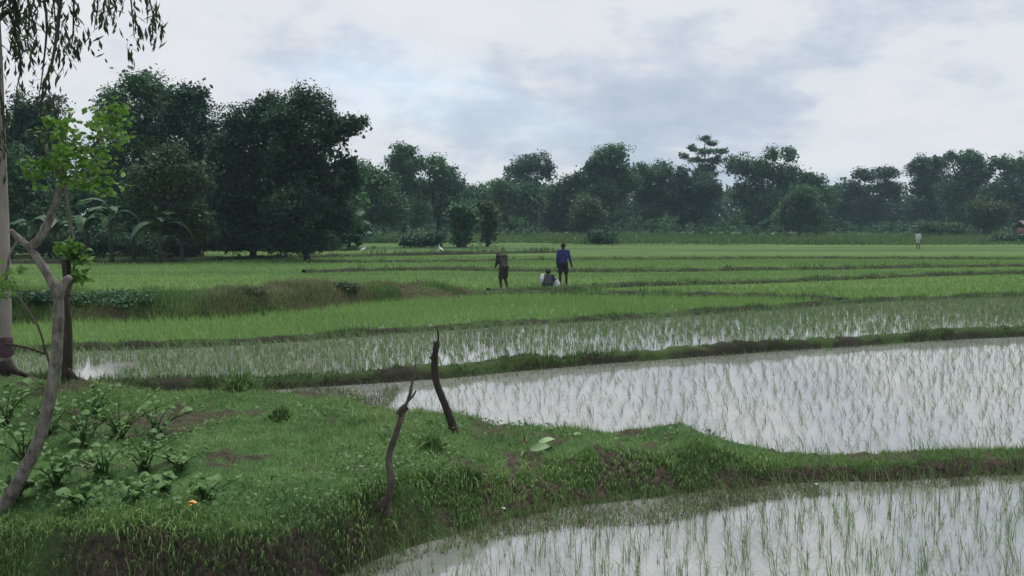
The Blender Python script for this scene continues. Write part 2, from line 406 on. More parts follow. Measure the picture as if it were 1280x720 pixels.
# ---- turf on the near bank
n = 420000
x = rng.uniform(-7.5, 6.5, n); y = rng.uniform(4.6, 13.8, n)
vis = np.abs(x) < y * 0.60 + 0.6
x = x[vis]; y = y[vis]
dn, df = bank_d(x, y); z = bank_z(x, y); so = bank_soil(x, y)
keep = (dn > -0.02) & (df > -0.02) & (z > -0.01) & (rng.random(len(x)) > so * 0.93) & (rng.random(len(x)) < np.clip(1.25 - (y - 6) * 0.06, 0.5, 1))
x, y, z, dn, df = x[keep], y[keep], z[keep], dn[keep], df[keep]
tall = np.clip(fbm(x * 0.8 + 20, y * 0.8, 4) * 1.6 + 0.45, 0.15, 1.4)
L = 0.028 + 0.045 * tall
P = np.stack([x, y, z - 0.004], 1)
V, f = blades(P, L, 0.007, 0.75, seg=1)
parts = [(V, f)]
n = 60000                                       # the steep near face holds more blades per metre of plan
x = rng.uniform(-5.5, 6, n); d_ = rng.uniform(0.0, 0.6, n); y = np.interp(x, NE[:, 0], NE[:, 1]) + d_
so = bank_soil(x, y); k = (rng.random(n) > so * 0.95)
x, y = x[k], y[k]; zb_ = bank_z(x, y); k = zb_ > 0.0
parts.append(blades(np.stack([x[k], y[k], zb_[k]], 1), 0.05, 0.007, 0.8, seg=1))
# longer grass fringing the waterlines
n = 9000
x = rng.uniform(-7, 6.2, n); e = rng.random(n) ** 1.4
side = rng.random(n) < 0.62
yn = np.interp(x, NE[:, 0], NE[:, 1]); yf = np.interp(x, FE[:, 0], FE[:, 1])
y = np.where(side, yn + e * 0.38 - 0.04, yf - e * 0.45 + 0.05)
cl = fbm(x * 3, y * 3, 3)
k = (cl > -0.12) & (rng.random(n) > 0.35)
x, y = x[k], y[k]; z = bank_z(x, y)
V, f = blades(np.stack([x, y, np.maximum(z, -0.05)], 1), 0.07 + 0.07 * rng.random(len(x)), 0.007, 0.5, az=math.pi * 0.9 + rng.normal(size=len(x)) * 1.1)
parts.append((V, f))
n = 30000                                       # grass hanging down the steep face
x = rng.uniform(-5.5, 2.4, n); d_ = rng.uniform(0.0, 0.5, n); y = np.interp(x, NE[:, 0], NE[:, 1]) + d_
k = (fbm(x * 1.6 + 70, y * 1.6, 3) + np.interp(x, [-3.1, -2.7, -1.5, -0.9, -0.4, 1.2, 1.6], [0.6, 0.1, 0.1, 0.35, 0.0, 0.0, 0.3]) > 0.9 * rng.random(n) - 0.2)
x, y = x[k], y[k]; zb_ = bank_z(x, y); k = (zb_ > 0.03) & ((x < -1.0) | (bank_soil(x, y) < 0.25 + 0.5 * rng.random(len(x))))
parts.append(blades(np.stack([x[k], y[k], zb_[k]], 1), 0.085, 0.007, 1.25, az=-math.pi / 2 + rng.normal(size=k.sum()) * 0.8, curl=0.55))
n = 4200                                        # grass hanging over the eroded edge
x = rng.uniform(-5.5, 2.2, n); d_ = rng.uniform(0.10, 0.42, n)
y = np.interp(x, NE[:, 0], NE[:, 1]) + d_
k = fbm(x * 2.5, y * 2.5, 3) > -0.1
x, y = x[k], y[k]
parts.append(blades(np.stack([x, y, bank_z(x, y)], 1), 0.09, 0.007, 1.05, az=-math.pi / 2 + rng.normal(size=len(x)) * 0.6, curl=0.6))
V, f = merge(parts)
tag(link('bank_grass', np_mesh('bank_grass', V, f), M['grass']), 'short green grass covering the near bank', 'grass', kind='stuff')

n = 45000
x = rng.uniform(-7, 6, n); y = rng.uniform(5, 13.2, n)
dn, df = bank_d(x, y); m1 = fbm(x * 0.9 + 60, y * 1.1, 4); so = bank_soil(x, y)
k = (dn > 0.3) & (df > 0.6) & (m1 > 0.12 + 0.3 * rng.random(n)) & (so < 0.4) & (np.abs(x) < y * 0.6 + 0.5)
C = np.stack([x[k], y[k], bank_z(x[k], y[k]) + 0.035 + 0.03 * rng.random(k.sum())], 1)
V, f = leaf_quads(C, 0.038, aspect=0.7, up=0.8)
M['cover'] = leaf_mat('creeping_cover', (0.04, 0.095, 0.03), (0.10, 0.19, 0.06), 2.0, (0.19, 0.28, 0.12))
tag(link('ground_cover', np_mesh('ground_cover', V, f), M['cover']), 'patches of small-leaved creeping plants among the bank grass', 'ground cover', kind='stuff')
n = 9000
x = rng.uniform(-7, 6, n); y = rng.uniform(5, 13.2, n); dn, df = bank_d(x, y)
k = (dn > 0.05) & (df > 0.05) & (fbm(x * 0.7 + 31, y * 0.9, 4) > -0.05 + 0.4 * rng.random(n))
P = np.stack([x[k], y[k], bank_z(x[k], y[k])], 1)
M['straw'] = leaf_mat('dry_stalk', (0.13, 0.12, 0.06), (0.24, 0.22, 0.12), 2.0, (0.32, 0.3, 0.18))
tag(link('dry_stalks', np_mesh('dry_stalks', *blades(P, 0.075, 0.005, 0.9, seg=1)), M['straw']), 'dry straw-coloured stalks scattered through the bank grass', 'grass', kind='stuff')

# ---- grass on the bunds
parts = []
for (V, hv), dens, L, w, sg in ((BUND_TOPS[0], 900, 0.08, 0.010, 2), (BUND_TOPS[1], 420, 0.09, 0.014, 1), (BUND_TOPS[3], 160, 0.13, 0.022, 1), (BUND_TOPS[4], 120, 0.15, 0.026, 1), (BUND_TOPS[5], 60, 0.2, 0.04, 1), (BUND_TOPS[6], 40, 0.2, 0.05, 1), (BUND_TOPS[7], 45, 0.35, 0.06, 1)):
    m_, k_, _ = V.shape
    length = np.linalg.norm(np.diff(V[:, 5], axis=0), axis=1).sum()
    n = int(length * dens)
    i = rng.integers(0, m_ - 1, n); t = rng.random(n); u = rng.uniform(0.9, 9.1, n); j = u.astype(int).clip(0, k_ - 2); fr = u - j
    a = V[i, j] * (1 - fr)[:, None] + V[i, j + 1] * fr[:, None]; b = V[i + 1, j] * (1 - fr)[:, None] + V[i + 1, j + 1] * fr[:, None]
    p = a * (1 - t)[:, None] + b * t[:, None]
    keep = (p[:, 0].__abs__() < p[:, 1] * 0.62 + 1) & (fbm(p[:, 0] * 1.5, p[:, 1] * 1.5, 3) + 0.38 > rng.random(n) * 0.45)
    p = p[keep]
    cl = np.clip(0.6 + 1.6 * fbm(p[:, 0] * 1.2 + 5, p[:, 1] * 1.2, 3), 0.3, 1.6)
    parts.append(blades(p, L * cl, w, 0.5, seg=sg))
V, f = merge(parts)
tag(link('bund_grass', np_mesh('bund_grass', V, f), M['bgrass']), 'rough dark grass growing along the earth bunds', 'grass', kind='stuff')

# ---- water weed in the shallow margins; its olive band also imitates the bank reflection
n = 34000
x = rng.uniform(-1.6, 6.4, n); e = rng.random(n)
wd = np.interp(x, [-1.5, 0, 1.2, 2.2, 6], [0.35, 0.5, 0.75, 0.45, 0.3])
y = np.interp(x, NE[:, 0], NE[:, 1]) + 0.05 - wd * e ** 1.1
k = (fbm(x * 2, y * 2, 3) + 0.45 > rng.random(n) * 0.8)
pa = [blades(np.stack([x[k], y[k], np.full(k.sum(), -0.01)], 1), 0.035 + 0.045 * rng.random(k.sum()), 0.009, 0.9, seg=1)]
n = 9000
x = rng.uniform(-7, 9, n); e = rng.random(n); y = edge(B2, x) - 0.02 - e ** 1.5 * np.interp(x, [-5, -2, 0, 6], [1.1, 0.8, 0.4, 0.3])
k = y > np.interp(x, FE[:, 0], FE[:, 1]) + 0.05
pa.append(blades(np.stack([x[k], y[k], np.full(k.sum(), -0.01)], 1), 0.05, 0.010, 0.8, seg=1))
n = 9000
x = rng.uniform(-4.6, -1.6, n); y = rng.uniform(11.0, 13.0, n)
k = (y > np.interp(x, FE[:, 0], FE[:, 1])) & (fbm(x * 1.5, y * 1.5, 3) > -0.1)
pa.append(blades(np.stack([x[k], y[k], np.full(k.sum(), -0.01)], 1), 0.09, 0.010, 0.6, seg=1))
V, f = merge(pa)
M['weedgrass'] = leaf_mat('weed_reflection_olive', (0.06, 0.075, 0.03), (0.12, 0.135, 0.055), 2.0, (0.17, 0.18, 0.09))
tag(link('water_weed', np_mesh('water_weed', V, f), M['weedgrass']), 'low weed in the shallow paddy margins, its olive colour also imitating the bank reflection', 'weed', kind='stuff')

# ------------------------------------------------------------------ rice
def tuft_mesh(seed, L=0.34, nb=6):
    r = np.random.default_rng(seed)
    P = np.c_[r.normal(size=(nb, 2)) * 0.012, np.full(nb, -0.06)]
    V, f = blades(P, L, 0.0044, 0.72, az=r.normal(size=nb) * 1.5 + math.pi * (0.9 if seed % 3 else 0.15), curl=0.75, jitter=0.3)
    return np_mesh('rice_seedling', V, f)
tufts = [tuft_mesh(100 + i, 0.20 + 0.045 * (i % 3), 7 + i % 4) for i in range(14)]
pts = []
for r_ in np.arange(5.2, 9.0, 0.15):
    for c_ in np.arange(-1.6, 6.4, 0.145):
        xx = c_ + random.gauss(0, 0.03) + 0.25 * (r_ - 6); yy = r_ + random.gauss(0, 0.03)
        pxx = 640 + F * xx / yy; pyy = 278 + F * 2.4 / yy
        if pxx > 1300 or pxx < 380 or pyy > 770: continue
        d_ = float(bank_d(np.array([xx]), np.array([yy]))[0][0])
        if d_ > -0.10: continue
        if d_ > -0.45 and random.random() < 0.35: continue
        pts.append((xx, yy))
pts.sort(key=lambda p: p[1])
print('near seedlings', len(pts))
for i, (xx, yy) in enumerate(pts[:300]):
    o = link('rice_seedling', tufts[i % 14], M['rice'], loc=(xx, yy, 0.0))
    o.rotation_euler = (random.gauss(0, 0.08), random.gauss(-0.06, 0.08), random.gauss(0, 0.5))
    s = random.uniform(0.75, 1.15); o.scale = (s, s, s * random.uniform(0.85, 1.1))
    tag(o, 'thin green rice seedling standing in the nearest flooded paddy', 'rice plant', 'rice seedlings in the nearest paddy')
def rice(xy, L, w, nb, lean, azm, azs, seg, zb=-0.02, sp=0.012):
    m_ = len(xy)
    P = np.repeat(np.c_[xy, np.full(m_, zb)], nb, 0); P[:, :2] += rng.normal(size=(m_ * nb, 2)) * sp
    return blades(P, L, w, lean, az=azm + azs * rng.normal(size=m_ * nb), seg=seg, curl=0.5)
def fill(x0, x1, y0, y1, step, jit=0.25, skew=0.2):
    a = np.arange(x0, x1, step); b = np.arange(y0, y1, step)
    A, B_ = np.meshgrid(a, b); A = A + skew * (B_ - y0); q = np.stack([A.ravel(), B_.ravel()], 1)
    q += rng.normal(size=q.shape) * step * jit
    return q[np.abs(q[:, 0]) < q[:, 1] * 0.60 + 1]
parts = []
if len(pts) > 300: parts.append(rice(np.array(pts[300:]), 0.19, 0.0055, 6, 0.6, math.pi * 0.9, 1.5, 2, sp=0.012))
# the middle paddy
q = fill(-6, 12, 8.6, 26, 0.185, 0.22)
lo = np.interp(q[:, 0], FE[:, 0], FE[:, 1]); hi = edge(B2, q[:, 0])
k = (q[:, 1] > lo + 0.12) & (q[:, 1] < hi - 0.25) & (rng.random(len(q)) < 0.93) & ((q[:, 0] > -2.3) | (rng.random(len(q)) < 0.5))
parts.append(rice(q[k], 0.17, 0.006, 5, 0.75, math.pi, 0.32, 2))
# second paddy, thicker on the left and towards its far side
q = fill(-13, 17, 12.5, 31, 0.135, 0.3)
lo = edge(B2, q[:, 0]) + 0.75; hi = edge(B3, q[:, 0]) - 0.1
t = (q[:, 1] - lo) / np.maximum(hi - lo, 0.1)
dens = np.clip(0.42 + 0.75 * t + np.where(q[:, 0] < -1.5, 0.5, 0) + 0.6 * fbm(q[:, 0] * 0.6, q[:, 1] * 0.6, 3), 0.2, 1)
pool = at(114, 468); k = (q[:, 1] > lo) & (q[:, 1] < hi) & (rng.random(len(q)) < dens) & (((q[:, 0] - pool.x) / 0.45) ** 2 + ((q[:, 1] - pool.y) / 1.1) ** 2 > 1)
parts.append(rice(q[k], 0.155, 0.012, 6, 0.5, math.pi, 0.9, 2, sp=0.025))
V, f = merge(parts)
tag(link('rice_crop', np_mesh('rice_crop', V, f), M['rice']), 'rows of young rice standing in the flooded middle paddies', 'rice', kind='stuff')
parts = []
# third paddy: close green stand
q = fill(-18, 24, 15.5, 36, 0.14, 0.35)
lo = edge(B3, q[:, 0]) + 0.6; hi = edge(top4, q[:, 0]) - 0.05
k = (q[:, 1] > lo) & (q[:, 1] < hi)
parts.append(rice(q[k], 0.17, 0.022, 5, 0.35, math.pi, 1.2, 1, sp=0.03))
# fields beyond
q = fill(-30, 50, 26, 64, 0.26, 0.4)
hb = np.maximum(edge(top4, q[:, 0]) + 0.9, np.where(q[:, 0] < -1, edge(DK, np.minimum(q[:, 0], -0.5)) + 2.6, 0))
k = (q[:, 1] > hb)
for Bq in (B5, B6, B7):
    yb = edge(Bq, q[:, 0]); k &= ~((q[:, 1] > yb - 0.1) & (q[:, 1] < yb + 0.8))
k &= q[:, 1] > edge(B3, q[:, 0]) + 0.7
parts.append(rice(q[k], 0.15, 0.035, 4, 0.4, math.pi, 1.2, 1, sp=0.06))
V, f = merge(parts)
tag(link('rice_field_crop', np_mesh('rice_field_crop', V, f), M['ricefar']), 'dense bright green young rice filling the farther fields', 'rice', kind='stuff')

# ------------------------------------------------------------------ tubes, trunks, crowns
def tube(points, radii, sides=8, cap=True, wob=0.0):
    P = [Vector(p) for p in points]; V = []; Fq = []; Ft = []
    n = len(P)
    up = Vector((0.13, 0.91, 0.2)).normalized()
    for i in range(n):
        t = (P[min(i + 1, n - 1)] - P[max(i - 1, 0)]).normalized()
        a = t.cross(up)
        if a.length < 1e-3: a = t.cross(Vector((1, 0, 0)))
        a.normalize(); b = t.cross(a)
        for k in range(sides):
            an = 2 * math.pi * k / sides
            rr = radii[i] * (1 + wob * random.uniform(-1, 1))
            V.append(P[i] + (a * math.cos(an) + b * math.sin(an)) * rr)
    for i in range(n - 1):
        for k in range(sides):
            k2 = (k + 1) % sides
            Fq.append((i * sides + k, i * sides + k2, (i + 1) * sides + k2, (i + 1) * sides + k))
    if cap:
        V.append(P[0]); V.append(P[-1]); c0 = len(V) - 2; c1 = len(V) - 1
        for k in range(sides):
            k2 = (k + 1) % sides
            Ft.append((c0, k2, k)); Ft.append((c1, (n - 1) * sides + k, (n - 1) * sides + k2))
    fs = [np.array(Fq)]
    if Ft: fs.append(np.array(Ft))
    return np.array([tuple(v) for v in V]), fs
def spline(pts, n):
    """Catmull-Rom through pts"""
    P = [Vector(p) for p in pts]; P = [P[0] * 2 - P[1]] + P + [P[-1] * 2 - P[-2]]
    outp = []
    m_ = len(P) - 3
    for i in range(n):
        t = i / (n - 1) * m_; k = min(int(t), m_ - 1); t -= k
        a, b, c, d = P[k:k + 4]
        outp.append(0.5 * ((2 * b) + (c - a) * t + (2 * a - 5 * b + 4 * c - d) * t * t + (3 * b - a - 3 * c + d) * t ** 3))
    return outp
M['bark_dark'] = rough_mat('dark_bark', (0.03, 0.026, 0.02), (0.075, 0.062, 0.048), 5, stretch=(1, 1, 0.3))
LF = {
 'dark':  leaf_mat('foliage_dark', (0.009, 0.028, 0.016), (0.038, 0.095, 0.048), 0.45, (0.11, 0.205, 0.092), trans=0.28),
 'mid':   leaf_mat('foliage_mid', (0.017, 0.05, 0.024), (0.068, 0.155, 0.064), 0.4, (0.155, 0.27, 0.105), trans=0.3),
 'olive': leaf_mat('foliage_olive', (0.024, 0.05, 0.024), (0.072, 0.122, 0.052), 0.4, (0.12, 0.18, 0.08), trans=0.3),
 'light': leaf_mat('foliage_light', (0.02, 0.056, 0.026), (0.06, 0.13, 0.054), 0.4, (0.12, 0.22, 0.09), trans=0.3),
}
def crown_points(ells, n, clump, per, shell=0.55, rg=rng, lobes=0):
    """leaf centres gathered into clumps inside world ellipsoids [(centre, rx, ry, rz)]"""
    vol = np.array([e[1] * e[3] for e in ells]) ** 0.9; vol = vol / vol.sum()
    out_ = []
    for (c, rx, ry, rz), w_ in zip(ells, vol):
        nc = max(3, int(n * w_ / per))
        if lobes:
            ul = rg.normal(size=(lobes, 3)); ul /= np.linalg.norm(ul, axis=1)[:, None]; ul *= rg.uniform(0.45, 0.8, lobes)[:, None]
            lr = rg.uniform(0.26, 0.52, lobes); lc_ = ul * np.array([rx, ry, rz])
            pick = rg.choice(lobes, nc, p=lr ** 2 / (lr ** 2).sum())
            u = rg.normal(size=(nc, 3)); u /= np.linalg.norm(u, axis=1)[:, None]; u[:, 2] = u[:, 2] * 0.9 + 0.12
            u *= (shell + (1.06 - shell) * rg.random(nc))[:, None]
            cc = np.array(c) + lc_[pick] + u * lr[pick][:, None] * np.array([rx, ry, rz])
            sz = clump * (0.4 + 0.7 * rg.random(nc))
            o = np.clip(rg.normal(size=(nc, per, 3)), -1.5, 1.5) * sz[:, None, None] * np.array([1, 1, 0.65])
            out_.append((cc[:, None, :] + o).reshape(-1, 3)); continue
        u = rg.normal(size=(nc, 3)); u /= np.linalg.norm(u, axis=1)[:, None]
        u *= (shell + (1.06 - shell) * rg.random(nc))[:, None]
        cc = np.array(c) + u * np.array([rx, ry, rz])
        sz = clump * (0.5 + 0.9 * rg.random(nc))
        o = np.clip(rg.normal(size=(nc, per, 3)), -1.5, 1.5) * sz[:, None, None] * np.array([1, 1, 0.65])
        out_.append((cc[:, None, :] + o).reshape(-1, 3))
    return np.concatenate(out_)
def tree(name, label, Yd, bx, ells, n, leaf, kind, clump=None, tr=0.18, droop=0.2, group=None, shell=0.62, per=40, cat='tree', limbs=True, aspect=0.7, zmin=0.15, inner=0.4, lobed=True):
    leaf *= 0.84
    """ells: photograph ellipses (px, py, rx, ry) standing at the distance Yd, given real depth"""
    k = Yd / F
    base = Vector(((bx - 640) * k, Yd, 0.0))
    t = thing(name, base, label, cat, group)
    W = []
    for i, (ex, ey, rx, ry) in enumerate(ells):
        c = atY(ex, ey, Yd + random.uniform(-0.5, 0.5) * rx * k)
        W.append((tuple(c - base), rx * k, max(rx, ry * 0.8) * k * 0.9, ry * k))
    C = crown_points(W, n * 1.8, clump or leaf * 2.4, per, shell, lobes=11 if lobed else 0)
    C = C[C[:, 2] > zmin]
    Ci = crown_points([(c, a * 0.72, b * 0.72, d * 0.74) for c, a, b, d in W], n * inner, (clump or leaf * 2.2), 8, 0.05); Ci = Ci[Ci[:, 2] > zmin]
    V, f = merge([leaf_quads(C, leaf, droop, aspect), leaf_quads(Ci, leaf * (1.4 if cat == 'shrub' else 2.0), droop, 0.8)])
    link('crown', np_mesh('crown', V, f), LF[kind], t)
    top = max(W, key=lambda e: e[0][2] + e[3])
    hmid = top[0][2]
    parts = []
    tp = spline([(0, 0, -0.3), (random.uniform(-.3, .3) * hmid * .15, 0, hmid * 0.35), (top[0][0] * 0.6, top[0][1] * 0.5, hmid * 0.7), top[0]], 9)
    parts.append(tube(tp, [tr * (1.35 - 1.15 * i / 8) for i in range(9)], 7))
    if limbs:
        for e in W:
            if e is top: continue
            j = min(6, max(1, int(8 * 0.75 * max(0.1, e[0][2] / max(hmid, .1)) )))
            s_ = tp[j]; en = Vector(e[0])
            mid = s_.lerp(en, 0.5) + Vector((0, 0, 0.06 * (en - s_).length))
            parts.append(tube(spline([s_, mid, en], 5), [tr * q_ for q_ in (0.5, 0.42, 0.32, 0.22, 0.1)], 5))
    V, f = merge(parts)
    link('trunk', smooth(np_mesh('trunk', V, f)), M['bark_dark'], t)
    return t

# ---- the dark clump on the left, about sixty metres away
tree('tree', 'dark round-topped tree behind the pale trunk at far left', 66, 45, [(45, 148, 30, 36), (22, 175, 26, 36), (62, 185, 26, 36), (38, 230, 48, 45), (30, 285, 50, 35)], 13000, 0.22, 'dark')
tree('tree', 'mid green bushy tree low at the left edge behind the forked tree', 60, 12, [(10, 225, 35, 40), (45, 260, 40, 40), (5, 285, 45, 32), (60, 290, 35, 28)], 11000, 0.2, 'mid')
tree('tree', 'tallest gappy tree of the left clump with sky showing through', 67, 168, [(172, 108, 24, 28), (145, 135, 18, 30), (200, 125, 22, 30), (165, 160, 38, 38), (195, 185, 38, 40), (140, 200, 35, 45), (170, 250, 55, 45), (165, 295, 55, 25)], 17000, 0.2, 'mid', clump=0.5)
tree('tree', 'narrow pointed tree between the tallest tree and the broad dark one', 64, 242, [(240, 122, 20, 26), (226, 150, 28, 34), (256, 168, 24, 40), (240, 215, 42, 45), (245, 270, 45, 42)], 14000, 0.2, 'dark', clump=0.5)
tree('tree', 'broad dark tree reaching the ground, left half of the great clump', 59, 315, [(335, 140, 22, 30), (310, 160, 34, 32), (290, 200, 34, 48), (330, 200, 45, 50), (300, 260, 50, 50), (345, 275, 45, 42), (300, 300, 45, 20)], 20000, 0.19, 'dark')
tree('tree', 'great dark tree with a branch jutting right, edge of the left clump', 57, 385, [(385, 138, 26, 28), (360, 160, 32, 36), (410, 165, 28, 36), (438, 160, 14, 10), (452, 153, 9, 8), (395, 215, 45, 45), (352, 212, 28, 38), (365, 185, 26, 30), (434, 205, 16, 18), (443, 228, 10, 12), (370, 265, 48, 48), (415, 262, 28, 36), (375, 303, 42, 17)], 24000, 0.19, 'dark')
tree('tree', 'paler olive leaning tree in front of the left clump', 54, 228, [(205, 205, 32, 24), (185, 235, 30, 26), (232, 225, 28, 26), (210, 265, 36, 30), (245, 275, 24, 30)], 12000, 0.18, 'olive', droop=0.7, tr=0.11)
tree('shrub', 'dark low thicket under the left clump of trees', 58, 130, [(120, 300, 40, 18), (170, 305, 40, 16), (60, 305, 40, 16), (225, 305, 40, 18)], 9000, 0.2, 'dark', tr=0.06, limbs=True, cat='shrub')
# ---- the distant line
FT = 'trees of the distant line'
def far(label, Yd, bx, ells, n, kind, leaf=0.42, **k):
    return tree('tree', label, Yd, bx, ells, n, leaf, kind, clump=k.pop('clump', 0.8), tr=k.pop('tr', 0.3), group=FT, **k)
far('pale green tree next right of the great dark tree', 110, 462, [(452, 225, 18, 22), (470, 232, 24, 26), (455, 262, 28, 28), (485, 262, 26, 28)], 9000, 'light', leaf=0.3)
far('feathery thin tree rising above the pale green trees', 140, 505, [(506, 190, 15, 14), (495, 206, 14, 14), (520, 205, 14, 14), (506, 235, 24, 28), (510, 268, 26, 22)], 7500, 'mid', clump=0.55, leaf=0.34)
far('hooked-top tree left of the dip in the treeline', 145, 550, [(543, 204, 10, 9), (552, 218, 16, 14), (560, 238, 22, 24), (540, 250, 26, 30), (570, 265, 24, 24)], 8000, 'mid')
far('low tree at the lowest dip of the distant treeline', 170, 598, [(585, 250, 18, 20), (605, 252, 20, 20), (600, 272, 26, 16)], 6000, 'mid')
far('dark tree with a rounded cap standing over the treeline', 190, 660, [(662, 205, 24, 14), (645, 215, 16, 12), (684, 213, 8, 16), (655, 240, 34, 28), (655, 270, 34, 18)], 9000, 'dark')
far('bushy tree in front of the round-capped dark tree', 165, 635, [(632, 245, 22, 20), (660, 252, 24, 22), (645, 272, 34, 16)], 7000, 'mid')
far('olive tree with bare twigs on its left shoulder', 170, 715, [(705, 245, 22, 24), (722, 228, 14, 14), (700, 270, 30, 18)], 6500, 'olive')
far('tall leafy tree right of the purple-shirted person', 165, 758, [(765, 198, 22, 17), (745, 215, 20, 22), (775, 222, 24, 24), (755, 250, 34, 30), (765, 275, 34, 14)], 11000, 'mid')
far('rounded tree left of the tiered tree', 175, 815, [(800, 222, 18, 18), (828, 218, 20, 16), (815, 245, 32, 26), (815, 272, 34, 16)], 8500, 'mid')
far('blue-green rounded tree under the tiered tree', 172, 868, [(852, 228, 18, 20), (878, 235, 24, 22), (865, 262, 32, 26)], 8500, 'dark')
tt = far('tiered tree with separate flat branches against the sky', 195, 882, [(881, 173, 8, 4.5), (889, 180, 9, 4), (866, 185, 7, 5), (880, 190, 14, 5), (903, 189, 14, 4), (854, 195, 9, 4.5), (872, 200, 11, 5), (895, 200, 14, 5), (884, 209, 15, 7), (880, 218, 18, 10), (880, 230, 22, 12)], 4600, 'mid', leaf=0.36, clump=0.4, shell=0.1, per=10, lobed=True)
far('broad tree with two spiky tops right of the tiered tree', 175, 945, [(965, 194, 7, 10), (986, 193, 7, 11), (925, 208, 18, 14), (950, 215, 24, 20), (985, 222, 22, 18), (940, 245, 34, 26), (985, 255, 34, 26), (960, 275, 42, 14)], 13000, 'mid')
far('sloping tree on the right shoulder of the spiky-topped tree', 178, 1018, [(1012, 228, 18, 16), (1025, 250, 20, 22), (1010, 270, 30, 16)], 6500, 'mid')
far('dark flat-topped tree with gaps, middle right of the treeline', 215, 1090, [(1080, 220, 16, 10), (1108, 218, 18, 10), (1068, 236, 20, 12), (1112, 238, 20, 16), (1088, 262, 38, 24)], 9000, 'dark')
far('low hazy tree filling the dip left of the flat-topped tree', 220, 1050, [(1050, 258, 22, 22), (1040, 275, 24, 12)], 4500, 'dark')
far('dark rounded tree right of the flat-topped tree', 205, 1160, [(1150, 208, 18, 13), (1172, 205, 18, 13), (1160, 232, 26, 24), (1155, 265, 30, 22)], 9000, 'dark')
far('tall tree with a small knob top near the right edge', 190, 1205, [(1188, 194, 4, 8), (1208, 200, 18, 12), (1222, 215, 20, 20), (1200, 235, 26, 26), (1210, 265, 34, 24)], 10500, 'mid')
far('broad tree cut by the right edge of the view', 185, 1265, [(1250, 205, 15, 12), (1272, 212, 20, 16), (1290, 210, 20, 18), (1262, 240, 32, 28), (1295, 250, 34, 30), (1270, 272, 40, 18)], 12000, 'mid')
far('small pale tree in front of the right part of the treeline', 150, 1235, [(1225, 262, 18, 14), (1248, 266, 16, 14), (1238, 276, 24, 10)], 4500, 'olive', leaf=0.32)
far('light green tree in front of the treeline below the spiky tops', 150, 1000, [(1000, 250, 26, 18), (985, 268, 26, 16), (1015, 270, 20, 14)], 5500, 'mid', leaf=0.34)
far('small olive tree at the foot of the tall leafy tree', 140, 735, [(735, 262, 18, 18), (728, 276, 20, 12)], 4000, 'olive', leaf=0.32)
# nearer small trees in the far fields
tree('tree', 'small tree with a thick dark trunk below the dip in the treeline', 88, 577, [(572, 266, 10, 10), (585, 272, 10, 9), (578, 280, 12, 8), (577, 296, 7, 11)], 2600, 0.26, 'mid', tr=0.42, cat='tree', zmin=0.1)
tree('tree', 'thin young tree right of the thick dark trunk', 90, 610, [(608, 262, 10, 14), (612, 280, 8, 10), (610, 296, 4, 8)], 1300, 0.26, 'olive', tr=0.14)
tree('shrub', 'dark low shrub left of the thick-trunked small tree', 88, 528, [(515, 303, 14, 5), (535, 302, 14, 6), (546, 298, 5, 6)], 2600, 0.26, 'dark', tr=0.05, cat='shrub')
tree('shrub', 'small bush behind the purple-shirted person', 100, 752, [(748, 297, 12, 7), (758, 300, 10, 5)], 1500, 0.28, 'dark', tr=0.05, cat='shrub')
tree('shrub', 'dark bush beside the reddish hut at the right edge', 112, 1262, [(1255, 301, 14, 4), (1275, 300, 12, 5)], 1700, 0.28, 'dark', tr=0.05, cat='shrub')
tree('shrub', 'brownish dry bush below the dark rounded tree on the right', 150, 1175, [(1165, 284, 20, 6), (1195, 286, 16, 5)], 2000, 0.34, 'olive', tr=0.05, cat='shrub')
# a solid wood behind, read as one mass
ells = []
for ex in range(440, 1420, 26):
    ey = 250 + random.uniform(-9, 7); c = atY(ex, ey, 245 + random.uniform(-8, 15))
    ells.append((tuple(c), 5.5, 4.5, 4.6)); ells.append((tuple(atY(ex + 8, 268, 242)), 5.5, 4.0, 4.2)); c = atY(ex + 10, 280, 240); ells.append((tuple(c), 5.5, 4, 3.6))
for ex in range(-160, 460, 30):
    c = atY(ex, 285 + random.uniform(-5, 5), 82); ells.append((tuple(c), 2.4, 2.0, 2.2))
    if ex < 430: ells.append((tuple(atY(ex + 12, 250 + random.uniform(-10, 5), 80)), 2.4, 2.0, 2.4)); ells.append((tuple(atY(ex, 305, 78)), 2.4, 1.5, 1.4))
C = crown_points(ells, 130000, 0.8, 26, 0.2); C = C[C[:, 2] > 0]
V, f = leaf_quads(C, 0.85, aspect=0.8)
tag(link('distant_wood', np_mesh('distant_wood', V, f), LF['mid']), 'dark continuous wood closing the view behind the trees', 'wood', kind='stuff')
ells = []
for ex in range(400, 1400, 15):
    yd = random.uniform(150, 178); h_ = random.uniform(1.0, 2.3)
    ells.append((((ex - 640 + random.uniform(-5, 5)) / F * yd, yd, h_ * 0.75), random.uniform(1.2, 2.4), 1.4, h_))
C = crown_points(ells, 26000, 0.4, 20, 0.5); C = C[C[:, 2] > 0]
tag(link('undergrowth', np_mesh('undergrowth', *leaf_quads(C, 0.36, aspect=0.7)), LF['mid']), 'continuous low undergrowth along the foot of the distant trees', 'undergrowth', kind='stuff')
